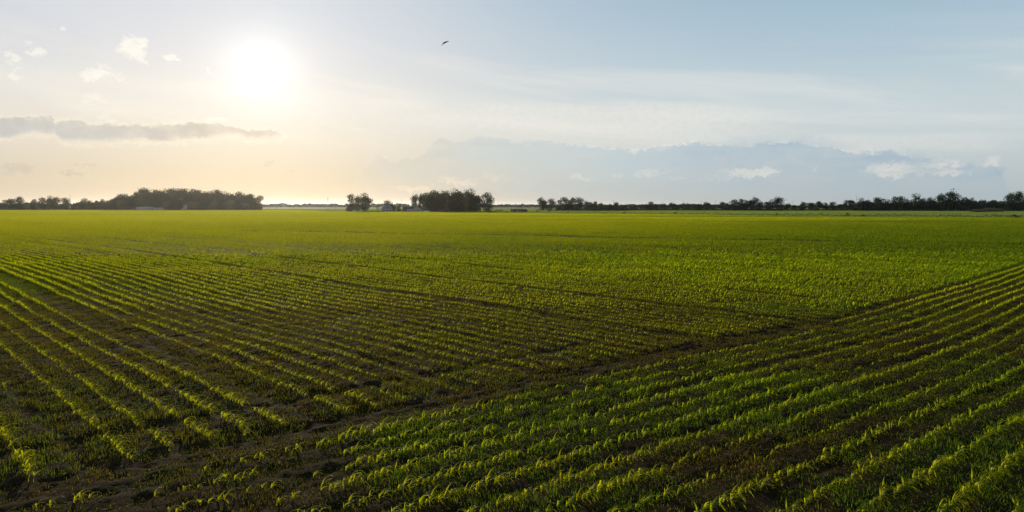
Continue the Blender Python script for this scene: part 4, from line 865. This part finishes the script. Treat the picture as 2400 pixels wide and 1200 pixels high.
for px_, tp, lb in ((1438, 468.5, 'thin pole above the taller round tree right of centre'), (1470, 476, 'thin pole just right of the lone dark tree'), (1552, 472, 'thin pole over the low run, left of the domed tree'), (1602.5, 471, 'thin pole over the low run, right of the domed tree'), (1643, 470.5, 'thin pole just left of the flat-topped dark tree'),
                    (1676.5, 469, 'thin pole just right of the flat-topped dark tree'), (1858.5, 471, 'thin pole right of the small ball-shaped tree'), (1960, 472, 'thin pole right of the pointed tree and left of the tall mast')):
    pole(px_, tp, 660, .13, 'plain', lb, 'thin poles over the tree line')
pole(2007.5, 453.5, 640, .17, 'mast', 'tall lattice mast rising above the sloping tree at the right')
# bare little tree near the barn
b = trunk_mesh(888, 6.5, 5, 1.6, .12, 9, True); root = empty('bare_tree', ((884 - 1200) / F * 512, 512, 0)); root.scale = (1, 1, 1.0); tag(root, 'half-bare little grey tree left of the grey barn', 'tree')
q = link(bpy.data.objects.new('trunk', b)); q.parent = root
q = link(bpy.data.objects.new('crown', crown_mesh(889, 'crown', 3.4, 6.2, 1.0, 10, 420, .12, M['dry'], 'tall', 0))); q.parent = root
# wind wheel above the trees
Yw = 625; hw = H + (HZ - 444.5) * Yw / F; root = empty('wind_pump', ((2234 - 1200) / F * Yw, Yw, 0), .5); tag(root, 'farm wind wheel on a thin tower above the biggest spreading tree', 'wind pump')
b = MB()
for k in range(4):
    a = math.pi / 4 + k * math.pi / 2; b.tube([(math.cos(a) * 1.3, math.sin(a) * 1.3, -.3), (math.cos(a) * .12, math.sin(a) * .12, hw - .2)], [.05, .035], 5)
for i in range(7):
    z = hw * (i + 1) / 8; s = 1.3 - 1.18 * (z / hw); P = [(math.cos(math.pi / 4 + k * math.pi / 2) * s, math.sin(math.pi / 4 + k * math.pi / 2) * s, z) for k in range(4)]
    for k in range(4): b.tube([P[k], P[(k + 1) % 4]], [.025, .025], 4)
b.build('tower', M['steel'], root)
b = MB()
for k in range(16):
    a = 2 * math.pi * k / 16; c, s = math.cos(a), math.sin(a); c2, s2 = math.cos(a + .26), math.sin(a + .26)
    b.add([(c * .35, -.35, hw + s * .35), (c * 1.35, -.40, hw + s * 1.35), (c2 * 1.35, -.28, hw + s2 * 1.35), (c2 * .35, -.30, hw + s2 * .35)], [(0, 1, 2, 3)])
b.build('wheel', M['steel'], root)
b = MB(); b.tube([(0, -.4, hw), (0, 1.5, hw)], [.04, .04], 5); b.add([(0, 1.0, hw - .3), (0, 2.2, hw - .5), (0, 2.2, hw + .5), (0, 1.0, hw + .3), (.02, 1.0, hw - .3), (.02, 2.2, hw - .5), (.02, 2.2, hw + .5), (.02, 1.0, hw + .3)], [(0, 1, 2, 3), (7, 6, 5, 4), (0, 4, 5, 1), (2, 6, 7, 3), (1, 5, 6, 2), (3, 7, 4, 0)]); b.build('vane', M['steel'], root)
# ------------------------------------------------------------------ bird
def bird():
    Y = 62.0; cx, cyp = 1044.0, 100.5; s = Y / F
    root = empty('bird', ((cx - 1200) * s, Y, H + (HZ - cyp) * s)); tag(root, 'dark bird gliding alone high in the clear sky', 'bird')
    def W3(x, y, d=0.0): return ((x - cx) * s, d, -(y - cyp) * s)
    # body with head, neck and tail: rings along the axis, head towards the upper right
    ax = [(1036.6, 101.2, .010, .06), (1038.6, 100.4, .030, .04), (1040.6, 99.9, .055, .02), (1043.0, 99.3, .080, .0), (1045.4, 98.9, .082, -.03), (1047.2, 98.5, .052, -.06), (1048.4, 98.2, .050, -.09), (1049.4, 97.9, .040, -.11), (1050.2, 97.7, .014, -.13), (1051.3, 97.2, .004, -.15)]
    V = []; Fc = []; n = 10
    for i, (x, y, r, d) in enumerate(ax):
        c = W3(x, y, d); wd = r * (1.9 if i < 2 else 1.0)
        for k in range(n):
            t = 2 * math.pi * k / n; V.append((c[0] + .25 * r * math.cos(t), c[1] + wd * math.sin(t), c[2] + r * math.cos(t)))
    for i in range(len(ax) - 1):
        for k in range(n): Fc.append((i * n + k, i * n + (k + 1) % n, (i + 1) * n + (k + 1) % n, (i + 1) * n + k))
    Fc += [tuple(range(n)), tuple(range(len(V) - 1, len(V) - n - 1, -1))]
    b = MB(); b.add(V, Fc); o = b.build('body', M['bird'], root)
    for p in o.data.polygons: p.use_smooth = True
    # near wing sweeps down to the lower left, far wing out to the upper right
    def wing(lead, trail, dl, dt_):
        b = MB(); m = len(lead); V = []
        for (x, y), d in zip(lead, dl): V.append(W3(x, y, d))
        for (x, y), d in zip(trail, dt_): V.append(W3(x, y, d))
        V2 = [(x, y + .012, z + .008) for x, y, z in V]
        fs = [(i, i + 1, m + i + 1, m + i) for i in range(m - 1)]
        fs2 = [tuple(2 * m + j for j in f[::-1]) for f in fs]
        rim = list(range(m)) + list(range(2 * m - 1, m - 1, -1)); fs3 = [(rim[i], 2 * m + rim[i], 2 * m + rim[(i + 1) % len(rim)], rim[(i + 1) % len(rim)]) for i in range(len(rim))]
        b.add(V + V2, fs + fs2 + fs3); b.build('wing', M['bird'], root)
    wing([(1046.2, 99.6), (1043.6, 101.6), (1041.4, 103.6), (1038.8, 106.2), (1036.0, 108.6), (1033.6, 110.2)], [(1041.2, 100.2), (1039.8, 101.6), (1038.8, 103.2), (1037.2, 105.4), (1035.2, 108.0), (1033.4, 110.0)], [0, -.08, -.16, -.24, -.3, -.34], [.02, -.02, -.08, -.16, -.24, -.33])
    wing([(1045.6, 98.6), (1046.8, 97.2), (1048.4, 95.8), (1049.8, 94.9), (1050.6, 94.6)], [(1043.4, 98.8), (1044.6, 97.9), (1046.8, 96.9), (1048.6, 96.3), (1050.2, 95.4)], [.02, .12, .24, .34, .42], [.05, .14, .26, .36, .42])
bird()
# ------------------------------------------------------------------ haze
hm = bpy.data.materials.new('haze'); hm.use_nodes = True; hm.node_tree.nodes.clear()
pv = hm.node_tree.nodes.new('ShaderNodeVolumePrincipled'); pv.inputs['Color'].default_value = (.93, .94, .96, 1); pv.inputs['Density'].default_value = 0.000028; pv.inputs['Anisotropy'].default_value = .75
ho = hm.node_tree.nodes.new('ShaderNodeOutputMaterial'); hm.node_tree.links.new(pv.outputs[0], ho.inputs['Volume'])
b = MB(); b.box(-7600, 7600, -4500, 9600, -1.6, 36); hz_ = b.build('haze', hm); tag(hz_, kind='stuff', label='thin pale haze lying over the whole plain', cat='haze')
